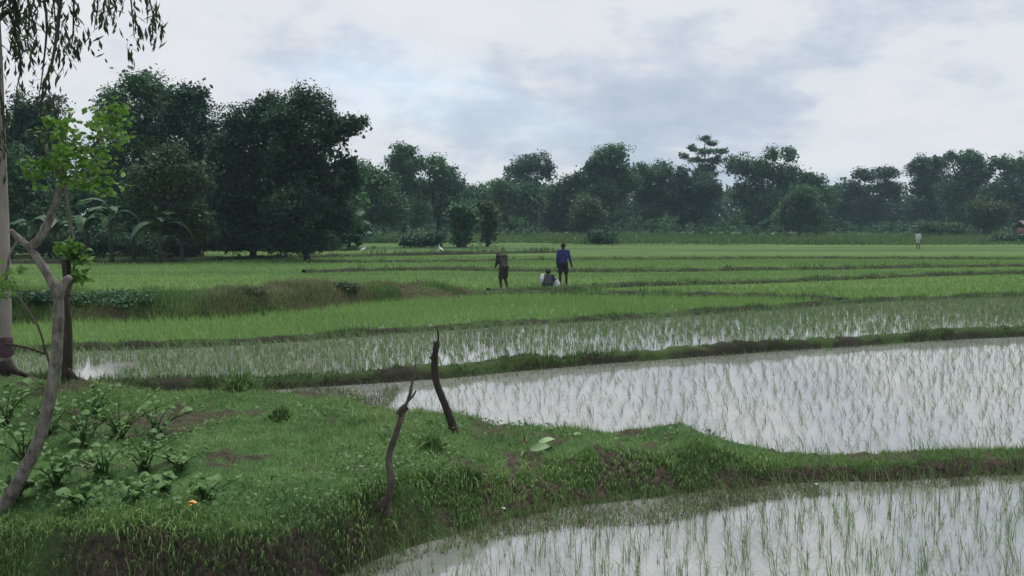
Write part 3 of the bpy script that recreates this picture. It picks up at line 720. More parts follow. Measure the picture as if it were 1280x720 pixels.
# tall pale grass along the foot of the trees
n = 26000
px_ = rng.uniform(380, 1330, n); d_ = rng.uniform(105, 165, n)
P = np.stack([(px_ - 640) / F * d_, d_, np.zeros(n)], 1)
cl = np.clip(0.7 + 1.1 * fbm(P[:, 0] * 0.05, P[:, 1] * 0.08, 3), 0.15, 1.5)
pa = [blades(P, 0.75 * cl, 0.30, 0.4, seg=1)]
n = 9000
px_ = rng.uniform(690, 1330, n); d_ = 2731 / (304.5 + rng.normal(size=n) * 0.8 - 278)
P = np.stack([(px_ - 640) / F * d_, d_, np.zeros(n)], 1)
cl = np.clip(0.6 + 1.4 * fbm(P[:, 0] * 0.08, P[:, 1] * 0.05, 3), 0.1, 1.4)
pa.append(blades(P, 0.45 * cl, 0.2, 0.4, seg=1))
V, f = merge(pa)
M['tallgrass'] = leaf_mat('tall_field_grass', (0.05, 0.10, 0.035), (0.11, 0.18, 0.055), 0.05, (0.16, 0.22, 0.09))
tag(link('tall_grass', np_mesh('tall_grass', V, f), M['tallgrass']), 'tall rough grass at the foot of the distant trees', 'grass', kind='stuff')

# ------------------------------------------------------------------ the pale-trunked tree at the left edge
M['pale_bark'] = rough_mat('pale_smooth_bark', (0.17, 0.145, 0.13), (0.34, 0.30, 0.27), 4, bump=0.4, stretch=(1, 1, 0.35))
M['grey_bark'] = rough_mat('grey_brown_bark', (0.045, 0.04, 0.034), (0.24, 0.22, 0.19), 26, bump=0.8, stretch=(1, 1, 0.5))
M['wet_wood'] = rough_mat('weathered_dark_wood', (0.02, 0.016, 0.012), (0.07, 0.055, 0.042), 18, bump=0.9, stretch=(1, 1, 0.3))
M['stick'] = rough_mat('weathered_stick', (0.03, 0.026, 0.02), (0.14, 0.12, 0.098), 22, bump=0.9, stretch=(1, 1, 0.4))
LF['gum'] = leaf_mat('drooping_leaf', (0.012, 0.026, 0.012), (0.04, 0.07, 0.026), 1.5, (0.08, 0.12, 0.04))
LF['fresh'] = leaf_mat('fresh_leaf', (0.06, 0.13, 0.025), (0.14, 0.27, 0.045), 3.0, (0.3, 0.42, 0.1), trans=0.35)
LF['weed'] = leaf_mat('weed_leaf', (0.04, 0.095, 0.026), (0.115, 0.22, 0.06), 4.0, (0.2, 0.3, 0.1), trans=0.25)
LF['banana'] = leaf_mat('banana_leaf', (0.025, 0.06, 0.028), (0.06, 0.12, 0.05), 0.8, (0.12, 0.19, 0.085), trans=0.25)

def pl(px_list, Yd):
    return [atY(a, b, Yd) for a, b in px_list]
def local(pts_, base): return [p - base for p in pts_]
YT = 11.8
base = Vector((atY(3, 470, YT).x, YT, float(bank_z(np.array([atY(3, 470, YT).x]), np.array([YT]))[0])))
t = thing('tree', base, 'tall tree with smooth pale trunk and drooping dark leaves at left edge', 'tree')
tp = spline(local(pl([(0, 476), (2, 440), (3, 380), (2, 300), (-1, 200), (-4, 100), (-8, 0), (-14, -120), (-18, -260), (-10, -420)], YT), base), 26)
parts = [tube(tp, [(0.17 if i == 0 else 0.145 if i == 1 else 0.125 - 0.0034 * i) for i in range(26)], 14, wob=0.02)]
link('trunk', smooth(np_mesh('trunk', *merge(parts))), M['pale_bark'], t)
for rt in ([(5, 452), (16, 462), (34, 470)], [(0, 452), (-16, 464), (-30, 472)], [(4, 455), (8, 470), (14, 480)]):
    q_ = spline(local(pl(rt, YT - 0.12), base), 6)
    link('root', smooth(np_mesh('root', *tube(q_, [0.09, 0.075, 0.06, 0.045, 0.035, 0.02], 7, wob=0.1))), M['wet_wood'], t)
tw = [([(-6, -10), (20, -40), (40, -40), (58, 30), (55, 90), (48, 140)], -0.3, 1.0), ([(-8, -60), (40, -80), (78, -40), (74, 30), (66, 90), (55, 120), (51, 160), (62, 188)], -0.8, 0.55),
      ([(-10, -90), (60, -120), (108, -60), (122, 10), (118, 50)], -0.5, 1.2), ([(-12, -120), (80, -160), (148, -70), (162, 0), (168, 62)], 0.2, 1.3),
      ([(-12, -130), (90, -170), (168, -70), (186, 10), (194, 42)], -0.2, 1.3), ([(-5, 0), (8, -20), (20, 30), (12, 80)], 0.2, 1.3), ([(-8, -60), (50, -90), (88, -50), (92, 40), (88, 82)], 0.4, 1.2),
      ([(-4, 40), (12, 30), (26, 90), (20, 130)], 0.3, 1.0), ([(-6, 0), (20, -30), (36, 20), (34, 70)], -0.6, 1.3), ([(-10, -90), (70, -130), (132, -80), (140, -10), (136, 30)], 0.5, 1.1),
      ([(-4, 60), (-10, 90), (2, 140), (6, 200)], -0.4, 0.7), ([(-8, -60), (-40, -60), (-60, 0), (-66, 90)], 0, 1.2), ([(-8, -60), (-60, -100), (-110, -20), (-118, 70)], 0.4, 1.2),
      ([(-12, -200), (60, -260), (120, -190), (140, -110)], 0.3, 1.3), ([(-12, -240), (-60, -300), (-100, -220), (-110, -120)], -0.3, 1.3), ([(-10, -320), (30, -400), (70, -350), (90, -260)], 0, 1.3), ([(-6, -20), (30, -50), (52, -20), (66, 10), (70, 60)], 0.1, 1.2), ([(-6, 0), (6, -10), (14, 0), (28, 40)], -0.2, 1.4)]
parts = []; LC = []
for pts_, dy, dens in tw:
    W_ = [atY(a, b - 14, YT + dy * min(1, i / 2)) - base for i, (a, b) in enumerate(pts_)]
    sp_ = spline(W_, 16)
    parts.append(tube(sp_, [0.032 * (1 - i / 15) + 0.005 for i in range(16)], 5))
    for i in range(5, 16):
        for _ in range(int(4.6 * dens)):
            o_ = sp_[i] + Vector((random.gauss(0, .07), random.gauss(0, .09), random.gauss(-0.05, .08)))
            LC.append(o_)
            if random.random() < 0.35:
                for q_ in range(4): LC.append(o_ + Vector((random.gauss(0.02, .03), random.gauss(0, .03), -0.06 * (q_ + 1))))
link('branch', smooth(np_mesh('branch', *merge(parts))), M['bark_dark'], t)
V, f = leaf_quads(np.array([tuple(v) for v in LC]), 0.15, droop=2.2, aspect=0.24, up=0)
link('crown', np_mesh('crown', V, f), LF['gum'], t)

# mauve cloth tied round the pale trunk
cl_p = spline(local(pl([(1, 422), (2, 428), (2, 436), (1, 444)], YT), base), 8)
V, f = tube([base + p for p in cl_p], [0.128, 0.138, 0.134, 0.142, 0.140, 0.146, 0.142, 0.138], 14, cap=False, wob=0.05)
M['mauve'] = rough_mat('mauve_cloth', (0.05, 0.028, 0.035), (0.11, 0.065, 0.078), 14, bump=0.4)
o = link('cloth', smooth(np_mesh('cloth', V, f)), M['mauve'])
tag(o, 'dull mauve cloth tied round the foot of the pale trunk', 'cloth')

# ---- forked small tree, nearest
YB = 6.2
bz = lambda x_, y_: float(bank_z(np.array([x_]), np.array([y_]))[0])
b0 = atY(-6, 652, YB); base = Vector((b0.x, YB, bz(b0.x, YB)))
t = thing('tree', base, 'small crooked forked tree with bright green leaves, nearest at left', 'tree')
def branch(pxs, r0, r1, nseg, Yd, base, sides=9, wob=0.07, dys=None):
    pts_ = [atY(a, b, Yd + (dys[i] if dys else 0)) - base for i, (a, b) in enumerate(pxs)]
    sp_ = spline(pts_, nseg)
    return tube(sp_, [r0 + (r1 - r0) * i / (nseg - 1) for i in range(nseg)], sides, wob=wob)
link('trunk', smooth(np_mesh('trunk', *branch([(-12, 670), (2, 640), (25, 598), (48, 553), (62, 500), (70, 450), (73, 400), (72, 360)], 0.050, 0.034, 30, YB, base, 10))), M['grey_bark'], t)
for pxs, r0, r1 in (([(72, 368), (58, 340), (40, 314), (24, 298), (13, 288)], 0.034, 0.016), ([(36, 310), (52, 296), (64, 270), (72, 245), (77, 222), (84, 195), (96, 168)], 0.033, 0.013),
                    ([(72, 372), (80, 354), (88, 346)], 0.038, 0.022), ([(77, 222), (84, 250), (88, 280), (93, 300)], 0.014, 0.008), ([(77, 222), (62, 200), (58, 180)], 0.018, 0.007),
                    ([(84, 195), (112, 186), (136, 160), (142, 140)], 0.016, 0.006), ([(77, 222), (104, 222), (130, 216)], 0.016, 0.006), ([(24, 298), (12, 320), (8, 350)], 0.012, 0.006)):
    link('branch', smooth(np_mesh('branch', *branch(pxs, r0, r1, 10, YB, base, 8))), M['grey_bark'], t)
el = [(78, 160, 24, 18), (112, 188, 30, 24), (142, 143, 16, 14), (45, 215, 20, 14), (150, 175, 10, 14), (126, 160, 20, 14), (100, 222, 30, 20), (62, 205, 14, 16), (138, 232, 8, 16), (88, 192, 24, 18), (115, 145, 14, 10), (10, 348, 20, 18), (2, 360, 16, 14)]
W_ = [(tuple(atY(a, b, YB + random.uniform(-.15, .15)) - base), c * YB / F, c * YB / F * 1.1, d * YB / F) for a, b, c, d in el]
C = crown_points(W_, 1300, 0.04, 9, 0.5)
V, f = leaf_quads(C, 0.052, droop=0.35, aspect=0.62)
link('crown', np_mesh('crown', V, f), LF['fresh'], t)

# ---- sprouting post
YP = 11.0
b0 = atY(83, 474, YP); base = Vector((b0.x, YP, bz(b0.x, YP)))
t = thing('sprouting_post', base, 'dark upright post with a tuft of fresh green leaves on top', 'post')
link('stake', smooth(np_mesh('stake', *branch([(83, 482), (84, 440), (83, 400), (81, 370), (84, 345), (82, 325)], 0.062, 0.05, 16, YP, base, 10))), M['wet_wood'], t)
link('root', smooth(np_mesh('root', *branch([(84, 462), (92, 470), (104, 480)], 0.04, 0.02, 6, YP - .1, base, 7))), M['wet_wood'], t)
link('branch', smooth(np_mesh('branch', *branch([(83, 372), (90, 350), (93, 330)], 0.03, 0.014, 6, YP, base, 7))), M['stick'], t)
W_ = [(tuple(atY(a, b, YP) - base), c * YP / F, c * YP / F, d * YP / F) for a, b, c, d in [(92, 315, 15, 14), (104, 325, 10, 12), (84, 305, 8, 8), (98, 345, 10, 8)]]
V, f = leaf_quads(crown_points(W_, 170, 0.05, 5, 0.2), 0.13, droop=0.3, aspect=0.55)
link('foliage', np_mesh('foliage', V, f), LF['fresh'], t)
# ---- thin fallen branch behind the forked tree
YQ = 10.6
b0 = atY(10, 436, YQ); base = Vector((b0.x, YQ, bz(b0.x, YQ)))
t = thing('fallen_branch', base, 'thin broken branch lying across between the pale trunk and the post', 'branch')
link('stem', smooth(np_mesh('stem', *branch([(6, 430), (26, 433), (44, 438), (60, 444)], 0.018, 0.01, 9, YQ, base, 6))), M['wet_wood'], t)
link('twig', smooth(np_mesh('twig', *branch([(22, 370), (38, 392), (50, 414), (58, 444)], 0.012, 0.012, 8, YQ, base, 6))), M['stick'], t)
link('twig', smooth(np_mesh('twig', *branch([(58, 440), (62, 456), (64, 474)], 0.014, 0.012, 6, YQ, base, 6))), M['stick'], t)
V, f = leaf_quads(np.array([tuple(atY(a, b, YQ) - base) for a, b in [(46, 440), (52, 443), (56, 424), (57, 432), (54, 436)]]), 0.13, 0.2)
link('leaf', np_mesh('leaf', V, f), LF['fresh'], t)
# ---- two dead sticks on the bank
def ground_hit(px, py):
    z_ = 0.2
    for _ in range(12): q = at(px, py, z_); z_ = 0.5 * z_ + 0.5 * bz(q.x, q.y)
    return q
YS = ground_hit(484, 637).y
b0 = atY(484, 634, YS); base = Vector((b0.x, YS, bz(b0.x, YS)))
t = thing('dead_stick', base, 'crooked knotted dead stick standing nearest on the bank', 'stick')
link('stem', smooth(np_mesh('stem', *branch([(482, 645), (485, 625), (489, 600), (486, 572), (494, 545), (504, 515)], 0.030, 0.021, 20, YS, base, 9, 0.12))), M['stick'], t)
link('knot', smooth(np_mesh('knot', *branch([(499, 518), (503, 513), (508, 508)], 0.03, 0.026, 5, YS, base, 9, 0.15))), M['wet_wood'], t)
link('twig', smooth(np_mesh('twig', *branch([(504, 513), (511, 498), (515, 480), (519, 462), (520, 445)], 0.014, 0.005, 12, YS, base, 7, 0.15))), M['stick'], t)
link('twig', smooth(np_mesh('twig', *branch([(511, 500), (517, 494), (520, 488)], 0.010, 0.006, 4, YS, base, 6))), M['stick'], t)
link('base_stub', smooth(np_mesh('base_stub', *branch([(486, 620), (478, 630), (470, 640)], 0.03, 0.018, 5, YS - .05, base, 7, 0.2))), M['wet_wood'], t)
YS = ground_hit(568, 541).y
b0 = atY(568, 540, YS); base = Vector((b0.x, YS, bz(b0.x, YS)))
t = thing('dead_stick', base, 'thick dark bent dead stick leaning at the edge of the bright water', 'stick')
link('stem', smooth(np_mesh('stem', *branch([(574, 552), (567, 535), (556, 505), (546, 480), (543, 455), (546, 427)], 0.040, 0.030, 28, YS, base, 9, 0.12))), M['wet_wood'], t)
link('twig', smooth(np_mesh('twig', *branch([(546, 430), (548, 422), (547, 414), (545, 407)], 0.011, 0.006, 8, YS, base, 6))), M['wet_wood'], t)
link('stub', smooth(np_mesh('stub', *branch([(545, 450), (540, 448), (537, 446)], 0.02, 0.012, 4, YS, base, 6))), M['wet_wood'], t)

# ------------------------------------------------------------------ broad-leaved weeds
def leaf_blade(L, W, fold=0.25, arch=0.35, heart=0.4, nseg=6):
    """one broad leaf along +x from its stalk, folded along the midrib and arched"""
    V = []; Fq = []
    for i in range(nseg + 1):
        t_ = i / nseg
        w = W * (math.sin(math.pi * min(1, t_ * (1 - 0.0) + heart * (1 - t_) * 0.35)) ** 0.8) * 0.5 if 0 < t_ < 1 else (W * 0.12 if i == 0 else 0.003)
        x_ = L * t_ * math.cos(arch * t_); z_ = L * 0.22 * math.sin(math.pi * t_ * 0.6) - L * arch * t_ * t_ * 0.75
        V += [(x_, -w, z_ + w * fold), (x_, 0, z_), (x_, w, z_ + w * fold)]
    for i in range(nseg):
        a = i * 3
        Fq += [(a, a + 1, a + 4, a + 3), (a + 1, a + 2, a + 5, a + 4)]
    return smooth(np_mesh('leaf', np.array(V), [np.array(Fq)]))
wl = [leaf_blade(0.15, 0.115, 0.3, 0.4), leaf_blade(0.13, 0.09, 0.25, 0.7), leaf_blade(0.18, 0.12, 0.2, 0.5), leaf_blade(0.11, 0.09, 0.4, 0.2)]
for m_ in wl: m_.materials.append(LF['weed'])
M['stem'] = rough_mat('green_stem', (0.03, 0.06, 0.015), (0.08, 0.13, 0.035), 10, bump=0)
def weed(px, py, h, nl, label, sc=1.0, name='broad_leaf_weed', cat='weed', group='weeds on the left of the bank', lmesh=None, zc=0.4):
    p = at(px, py, zc); p.z = bz(p.x, p.y); p = at(px, py, p.z); p.z = bz(p.x, p.y)
    t = thing(name, p, label, cat, group)
    nl = int(nl * 4.2); nst = max(6, nl // 7); sc *= 0.52; parts = []
    for s_ in range(nst):
        a = random.uniform(0, 6.28); sp_ = random.uniform(.04, .40) * h / .3
        top = Vector((math.cos(a) * sp_, math.sin(a) * sp_, h * random.uniform(.65, 1)))
        c = spline([Vector((0, 0, -.03)), Vector((top.x * .3, top.y * .3, top.z * .55)), top], 6)
        parts.append(tube(c, [.008, .007, .006, .005, .004, .003], 5))
        for k in range(nl // nst):
            q = c[min(5, 1 + k * 5 // max(1, nl // nst) + random.randint(0, 1))]
            o = link('leaf', random.choice(lmesh or wl), None, t, q)
            o.rotation_euler = (random.gauss(0, .35), random.gauss(-0.15, .35), random.uniform(0, 6.28))
            e = sc * random.uniform(.7, 1.25); o.scale = (e, e, e)
    link('stem', smooth(np_mesh('stem', *merge(parts))), M['stem'], t)
    return t
wlist = [
 (30, 575, .40, 16, 'leafy weed just right of where the forked trunk crosses the bank'), (8, 530, .45, 18, 'tall leafy weed at the left edge behind the forked trunk'),
 (70, 610, .26, 14, 'low weed close to the foot of the forked trunk'), (105, 560, .40, 18, 'dense weed two trunk widths right of the forked trunk'),
 (130, 600, .32, 18, 'bushy weed at the front middle of the weed patch'), (150, 545, .42, 18, 'tall weed in the middle of the weed patch'),
 (180, 590, .30, 16, 'spreading weed front right of the middle of the weed patch'), (195, 550, .34, 16, 'tall weed on the right side of the weed patch'),
 (225, 585, .20, 12, 'pale low weed with one drooping leaf right of the weed patch'), (255, 632, .20, 12, 'upright weed beside the small yellow flower'),
 (100, 640, .18, 14, 'flat creeping weed at the front of the weed patch'), (165, 635, .18, 14, 'small weed left of the yellow flower'),
 (60, 545, .36, 16, 'weed half hidden by the forked trunk'), (20, 625, .22, 12, 'low weed at the left edge before the forked trunk'),
 (120, 520, .30, 14, 'weed at the back of the weed patch'), (205, 620, .15, 10, 'short weed nearest left of the yellow flower')]
for w_ in wlist: weed(*w_)
weed(440, 513, .20, 8, 'single leafy weed with a pale leaf at the tip of the bright water', 1.15, zc=0.1, group=None)
narrow = [leaf_blade(0.26, 0.035, 0.2, 0.5, 0.2), leaf_blade(0.22, 0.04, 0.2, 0.2, 0.2)]
for m_ in narrow: m_.materials.append(LF['weed'])
def tussock(px, py, n, L, label, zc):
    p = at(px, py, zc); p.z = bz(p.x, p.y)
    t = thing('grass_tussock', p, label, 'tussock')
    for s_ in range(2):
        q = rng.normal(size=(n, 2)) * L * 0.42; rr = np.hypot(*q.T)
        P = np.c_[q, bank_z(p.x + q[:, 0], p.y + q[:, 1]) - p.z - 0.01]
        V, f = blades(P, L * np.clip(1.15 - rr / L * 0.75, 0.25, 1.2), 0.016, 0.65, az=np.arctan2(q[:, 1], q[:, 0]) + rng.normal(size=n) * 0.8, curl=0.7)
        tag(link('leaf_tuft', np_mesh('leaf_tuft', V, f), M['grass'] if s_ else LF['weed'], t), kind='stuff')
tussock(300, 520, 260, 0.26, 'bushy dark green tussock at the narrow end of the bright water', 0.12)
tussock(350, 548, 120, 0.12, 'low dark tussock on the bank below the bushy one', 0.25)
tussock(540, 585, 150, 0.14, 'bright green tussock between the two dead sticks', 0.25)
tussock(640, 545, 60, 0.12, 'small tuft at the water edge right of the bent dark stick', 0.05)
tussock(590, 605, 160, 0.12, 'dark tussock on the bank in front of the bent dark stick', 0.25)

# ---- pale broken sprig, flower, scraps
p = at(662, 580, 0.2); p.z = bz(p.x, p.y) + 0.01
t = thing('broken_sprig', p, 'pale broken sprig with large leaves lying on the grass', 'sprig')
M['pale_leaf'] = rough_mat('pale_leaf_underside', (0.16, 0.25, 0.12), (0.28, 0.37, 0.2), 12, bump=0.1)
pm = [leaf_blade(0.19, 0.075, 0.2, 0.2), leaf_blade(0.13, 0.055, 0.2, 0.3)]
for m_ in pm: m_.materials.append(M['pale_leaf'])
for mm, lc, ro in ((pm[0], (0.0, -0.10, .06), (0.9, -.1, 0.1)), (pm[1], (-.03, 0.0, .11), (1.0, -.6, 2.1)), (pm[1], (-.03, -.02, .05), (0.9, .5, 4.4)), (pm[0], (.08, .12, .05), (0.3, -.1, 0.5))):
    o = link('leaf', mm, None, t, lc); o.rotation_euler = ro
link('stem', smooth(np_mesh('stem', *tube(spline([(-.06, .05, .16), (-.03, 0, .09), (.0, -.08, .05), (.12, .05, .03)], 8), [.006] * 8, 6))), M['stem'], t)
o = link('fallen_leaf', pm[1], None); p = at(716, 563, .15); p.z = bz(p.x, p.y) + 0.05; o.location = p; o.rotation_euler = (0.6, 0, 0.2); o.scale = (.7, .7, .7)
tag(o, 'single pale leaf lying right of the broken sprig', 'leaf')
p = at(241, 655, 0.4); p.z = bz(p.x, p.y)
t = thing('flower', p, 'small orange-yellow flower at the front edge of the bank', 'flower')
mfl, nt_, b_ = new_mat('marigold'); b_.inputs['Base Color'].default_value = (0.62, 0.30, 0.03, 1)
mdk, nt_, b_ = new_mat('flower_centre'); b_.inputs['Base Color'].default_value = (0.12, 0.04, 0.01, 1)
link('stem', np_mesh('stem', *tube([(0, 0, -.02), (0.004, 0, .03), (0, -.01, .07)], [.004, .004, .004], 5)), M['stem'], t)
pet = leaf_blade(0.04, 0.028, 0.2, 0.4); pet.materials.append(mfl)
for k in range(9):
    o = link('petal', pet, None, t, (0, -.01, .072)); o.rotation_euler = (0.3, -0.2 if k % 2 else -0.6, k * 0.7)
link('centre', np_mesh('centre', *tube([(0, -.01, .072), (0, -.012, .088)], [.012, .008], 8)), mdk, t)
mw, nt_, b_ = new_mat('white_scrap'); b_.inputs['Base Color'].default_value = (0.7, 0.7, 0.68, 1)
for px_, py_, lb in ((1020, 603, 'small white scrap at the foot of the right-hand bund'), (629, 640, 'tiny white scrap on the bare soil below the bank')):
    p = at(px_, py_, 0.04); p.z = max(0.01, bz(p.x, p.y)) + 0.015
    bm = bmesh.new(); bmesh.ops.create_icosphere(bm, subdivisions=2, radius=0.015)
    for v in bm.verts: v.co = Vector((v.co.x * 1.2, v.co.y, v.co.z * .6)) * random.uniform(.8, 1.15)
    me = bpy.data.meshes.new('scrap'); bm.to_mesh(me); bm.free()
    tag(link('litter_scrap', me, mw, loc=p), lb, 'scrap')

# ------------------------------------------------------------------ dike scrub
m_, k_, _ = VD.shape
n = 60000
i = rng.integers(0, m_ - 1, n); u = rng.uniform(0.8, 7.2, n); j = u.astype(int); fr = (u - j)[:, None]
p = VD[i, j] * (1 - fr) + VD[i, j + 1] * fr; p2_ = VD[i + 1, j] * (1 - fr) + VD[i + 1, j + 1] * fr; t_ = rng.random(n)[:, None]; p = p * (1 - t_) + p2_ * t_
px_ = 640 + F * p[:, 0] / p[:, 1]
dry = ss((px_ - 200) / 120) * ss((640 - px_) / 60) * ss((fbm(p[:, 0] * .8, p[:, 1] * .8, 3) + .35) / .3)
k = (px_ > -120)
p, dry, u = p[k], dry[k], u[k]; isd = rng.random(len(p)) < dry * 0.8
M['drygrass'] = leaf_mat('dry_scrub', (0.10, 0.105, 0.05), (0.205, 0.20, 0.105), 1.0, (0.26, 0.29, 0.14))
c_ = np.clip(.6 + 1.6 * fbm(p[:, 0] * .7 + 9, p[:, 1] * .7, 3), .25, 1.6)
tag(link('dry_grass', np_mesh('dry_grass', *blades(p[isd], 0.20 * c_[isd], 0.018, .6, seg=1)), M['drygrass']), 'dry brownish scrub grass on the raised dike', 'grass', kind='stuff')
tag(link('dike_grass', np_mesh('dike_grass', *blades(p[~isd], 0.2 * c_[~isd], 0.02, .6, seg=1)), M['grass']), 'green rough grass on the raised dike', 'grass', kind='stuff')
for lb, ex, ey, rx, ry, kd in (('dark shrub on the dike just right of the pale trunk', 35, 366, 24, 12, 'dark'), ('dark shrub on the dike behind the sprouting post', 95, 368, 26, 10, 'mid'),
        ('wide dark shrub hanging over the left dike face', 160, 364, 44, 9, 'mid'), 
        ('olive shrub on the brown part of the dike', 310, 362, 18, 12, 'olive'),
        ('dark green shrub on the dike left of the dark-clothed person', 515, 360, 14, 9, 'mid'), ('small sprig on the brown dike', 432, 354, 8, 10, 'olive'), ('shrub at the pale trunk end of the dike', -20, 365, 28, 12, 'dark'), ('low shrub on the brown dike right of the olive one', 365, 366, 20, 9, 'olive')):
    p = at(ex, ey + ry, 0.45)
    dky = edge(DK, np.array([p.x]))[0] + 0.9
    tree('shrub', lb, dky, ex, [(ex - rx * .5, ey + 6, rx * .8, ry * .55), (ex + rx * .5, ey + 7, rx * .8, ry * .5), (ex, ey + 5 + ry * .4, rx * 1.1, ry * .5)], 1700, 0.085, kd, tr=0.02, cat='shrub', clump=0.12, group='shrubs on the dike', zmin=0.05)

# ------------------------------------------------------------------ banana plants
def banana_leaf(L, W):
    V = []; Fq = []; ns = 9
    for i in range(ns + 1):
        t_ = i / ns
        w = W * 0.5 * (math.sin(math.pi * (0.06 + 0.9 * t_)) ** .6) * random.uniform(.8, 1.05)
        x_ = L * (t_ * .75); z_ = L * (0.75 * t_ - 0.85 * t_ ** 2.4)
        V += [(x_, -w, z_ - w * .35), (x_, 0, z_), (x_, w, z_ - w * .35)]
    for i in range(ns):
        a = i * 3; Fq += [(a, a + 1, a + 4, a + 3), (a + 1, a + 2, a + 5, a + 4)]
    me = smooth(np_mesh('leaf', np.array(V), [np.array(Fq)])); me.materials.append(LF['banana']); return me
bl = [banana_leaf(2.2, .55), banana_leaf(2.6, .6), banana_leaf(1.7, .5)]
for bx, Yd, h, lb in ((70, 55, 2.0, 'banana plant behind the forked tree, leftmost of the banana plants'), (108, 54, 2.3, 'banana plant below the forked tree crown'), (140, 53, 2.7, 'tall banana plant with upright pale leaves, middle of the left clump'),
                      (168, 54, 1.9, 'banana plant right of the tall one'), (200, 53, 2.2, 'banana plant under the pale olive tree, rightmost'), (40, 56, 2.1, 'banana plant beside the pale trunk')):
    t = thing('banana_plant', Vector(((bx - 640) / F * Yd, Yd, 0)), lb, 'banana plant', 'banana plants under the left clump', random.uniform(0, 6))
    link('stem', smooth(np_mesh('stem', *tube([(0, 0, -.1), (.03, 0, h * .5), (0, .02, h)], [.13, .11, .06], 9))), M['bark_dark'], t)
    for k in range(12):
        o = link('leaf', bl[k % 3], None, t, (0, 0, h * random.uniform(.85, 1)))
        o.rotation_euler = (random.gauss(0, .15), random.uniform(-.75, .25), k * 0.7 + random.gauss(0, .2)); e = random.uniform(.8, 1.1); o.scale = (e, e, e)

# ------------------------------------------------------------------ people
def capsule_bm(bm, a, ra, b, rb):
    a = Vector(a); b = Vector(b); d = b - a
    for p_, r_ in ((a, ra), (b, rb)): bmesh.ops.create_uvsphere(bm, u_segments=10, v_segments=8, radius=r_, matrix=Matrix.Translation(p_))
    if d.length > 1e-4:
        mt = Matrix.Translation((a + b) / 2) @ d.to_track_quat('Z', 'Y').to_matrix().to_4x4()
        bmesh.ops.create_cone(bm, cap_ends=True, segments=10, radius1=ra, radius2=rb, depth=d.length, matrix=mt)
def blob(segs, voxel, name):
    """one continuous surface round tapered limbs"""
    bm = bmesh.new()
    for s_ in segs: capsule_bm(bm, *s_)
    me = bpy.data.meshes.new(name); bm.to_mesh(me); bm.free()
    o = bpy.data.objects.new('tmp', me); COL.objects.link(o)
    m1 = o.modifiers.new('r', 'REMESH'); m1.mode = 'VOXEL'; m1.voxel_size = voxel
    m2 = o.modifiers.new('s', 'SMOOTH'); m2.factor = .5; m2.iterations = 3
    dg = bpy.context.evaluated_depsgraph_get()
    res = bpy.data.meshes.new_from_object(o.evaluated_get(dg)); res.name = name
    bpy.data.objects.remove(o); bpy.data.meshes.remove(me)
    return smooth(res)
def chain(pts_, rs): return [(pts_[i], rs[i], pts_[i + 1], rs[i + 1]) for i in range(len(pts_) - 1)]
def hand(w, d, s):
    """palm and five fingers from the wrist w, pointing d; s: side of the thumb"""
    w = Vector(w); d = Vector(d).normalized(); sd_ = d.cross(Vector((0, 1, 0)));
    if sd_.length < .1: sd_ = d.cross(Vector((1, 0, 0)))
    sd_.normalize(); nrm = sd_.cross(d)
    o = chain([w, w + d * .05, w + d * .085], [.026, .032, .03])
    for k, L in enumerate((.062, .072, .068, .052)):
        r0 = w + d * .085 + sd_ * ((k - 1.5) * .019); k1 = r0 + d * L * .5 + nrm * .008; k2 = r0 + d * L * .9 + nrm * .028
        o += chain([r0, k1, k2], [.0095, .0085, .0075])
    th = w + d * .03 + sd_ * (-.03 * s); o += chain([th, th + d * .03 - sd_ * (.025 * s), th + d * .06 - sd_ * (.03 * s) + nrm * .012], [.012, .0105, .009])
    return o
def head(c, f):
    """skull, jaw, nose and ears round the centre c facing f"""
    c = Vector(c); f = Vector(f).normalized(); s_ = f.cross(Vector((0, 0, 1))).normalized(); u_ = s_.cross(f)
    o = [(c + u_ * .03 - f * .012, .086, c + u_ * .03 + f * .018, .08), (c - u_ * .03 + f * .03, .062, c - u_ * .075 + f * .05, .04)]
    o += [(c - u_ * .005 + f * .098, .010, c - u_ * .028 + f * .108, .013)]
    for q in (-1, 1): o += [(c + s_ * (.086 * q) - u_ * .01, .016, c + s_ * (.088 * q) + u_ * .018, .017)]
    o += [(c - u_ * .062 + f * .082, .011, c - u_ * .062 + f * .083 + s_ * .012, .010)]
    return o, u_, s_, f
skin = rough_mat('dark_skin', (0.035, 0.02, 0.014), (0.06, 0.035, 0.025), 6, 0.6, 0)
hairm = rough_mat('black_hair', (0.008, 0.007, 0.006), (0.018, 0.015, 0.013), 40, 0.6, 0.3)
eyem, nt_, b_ = new_mat('eye'); b_.inputs['Base Color'].default_value = (0.5, 0.48, 0.45, 1)
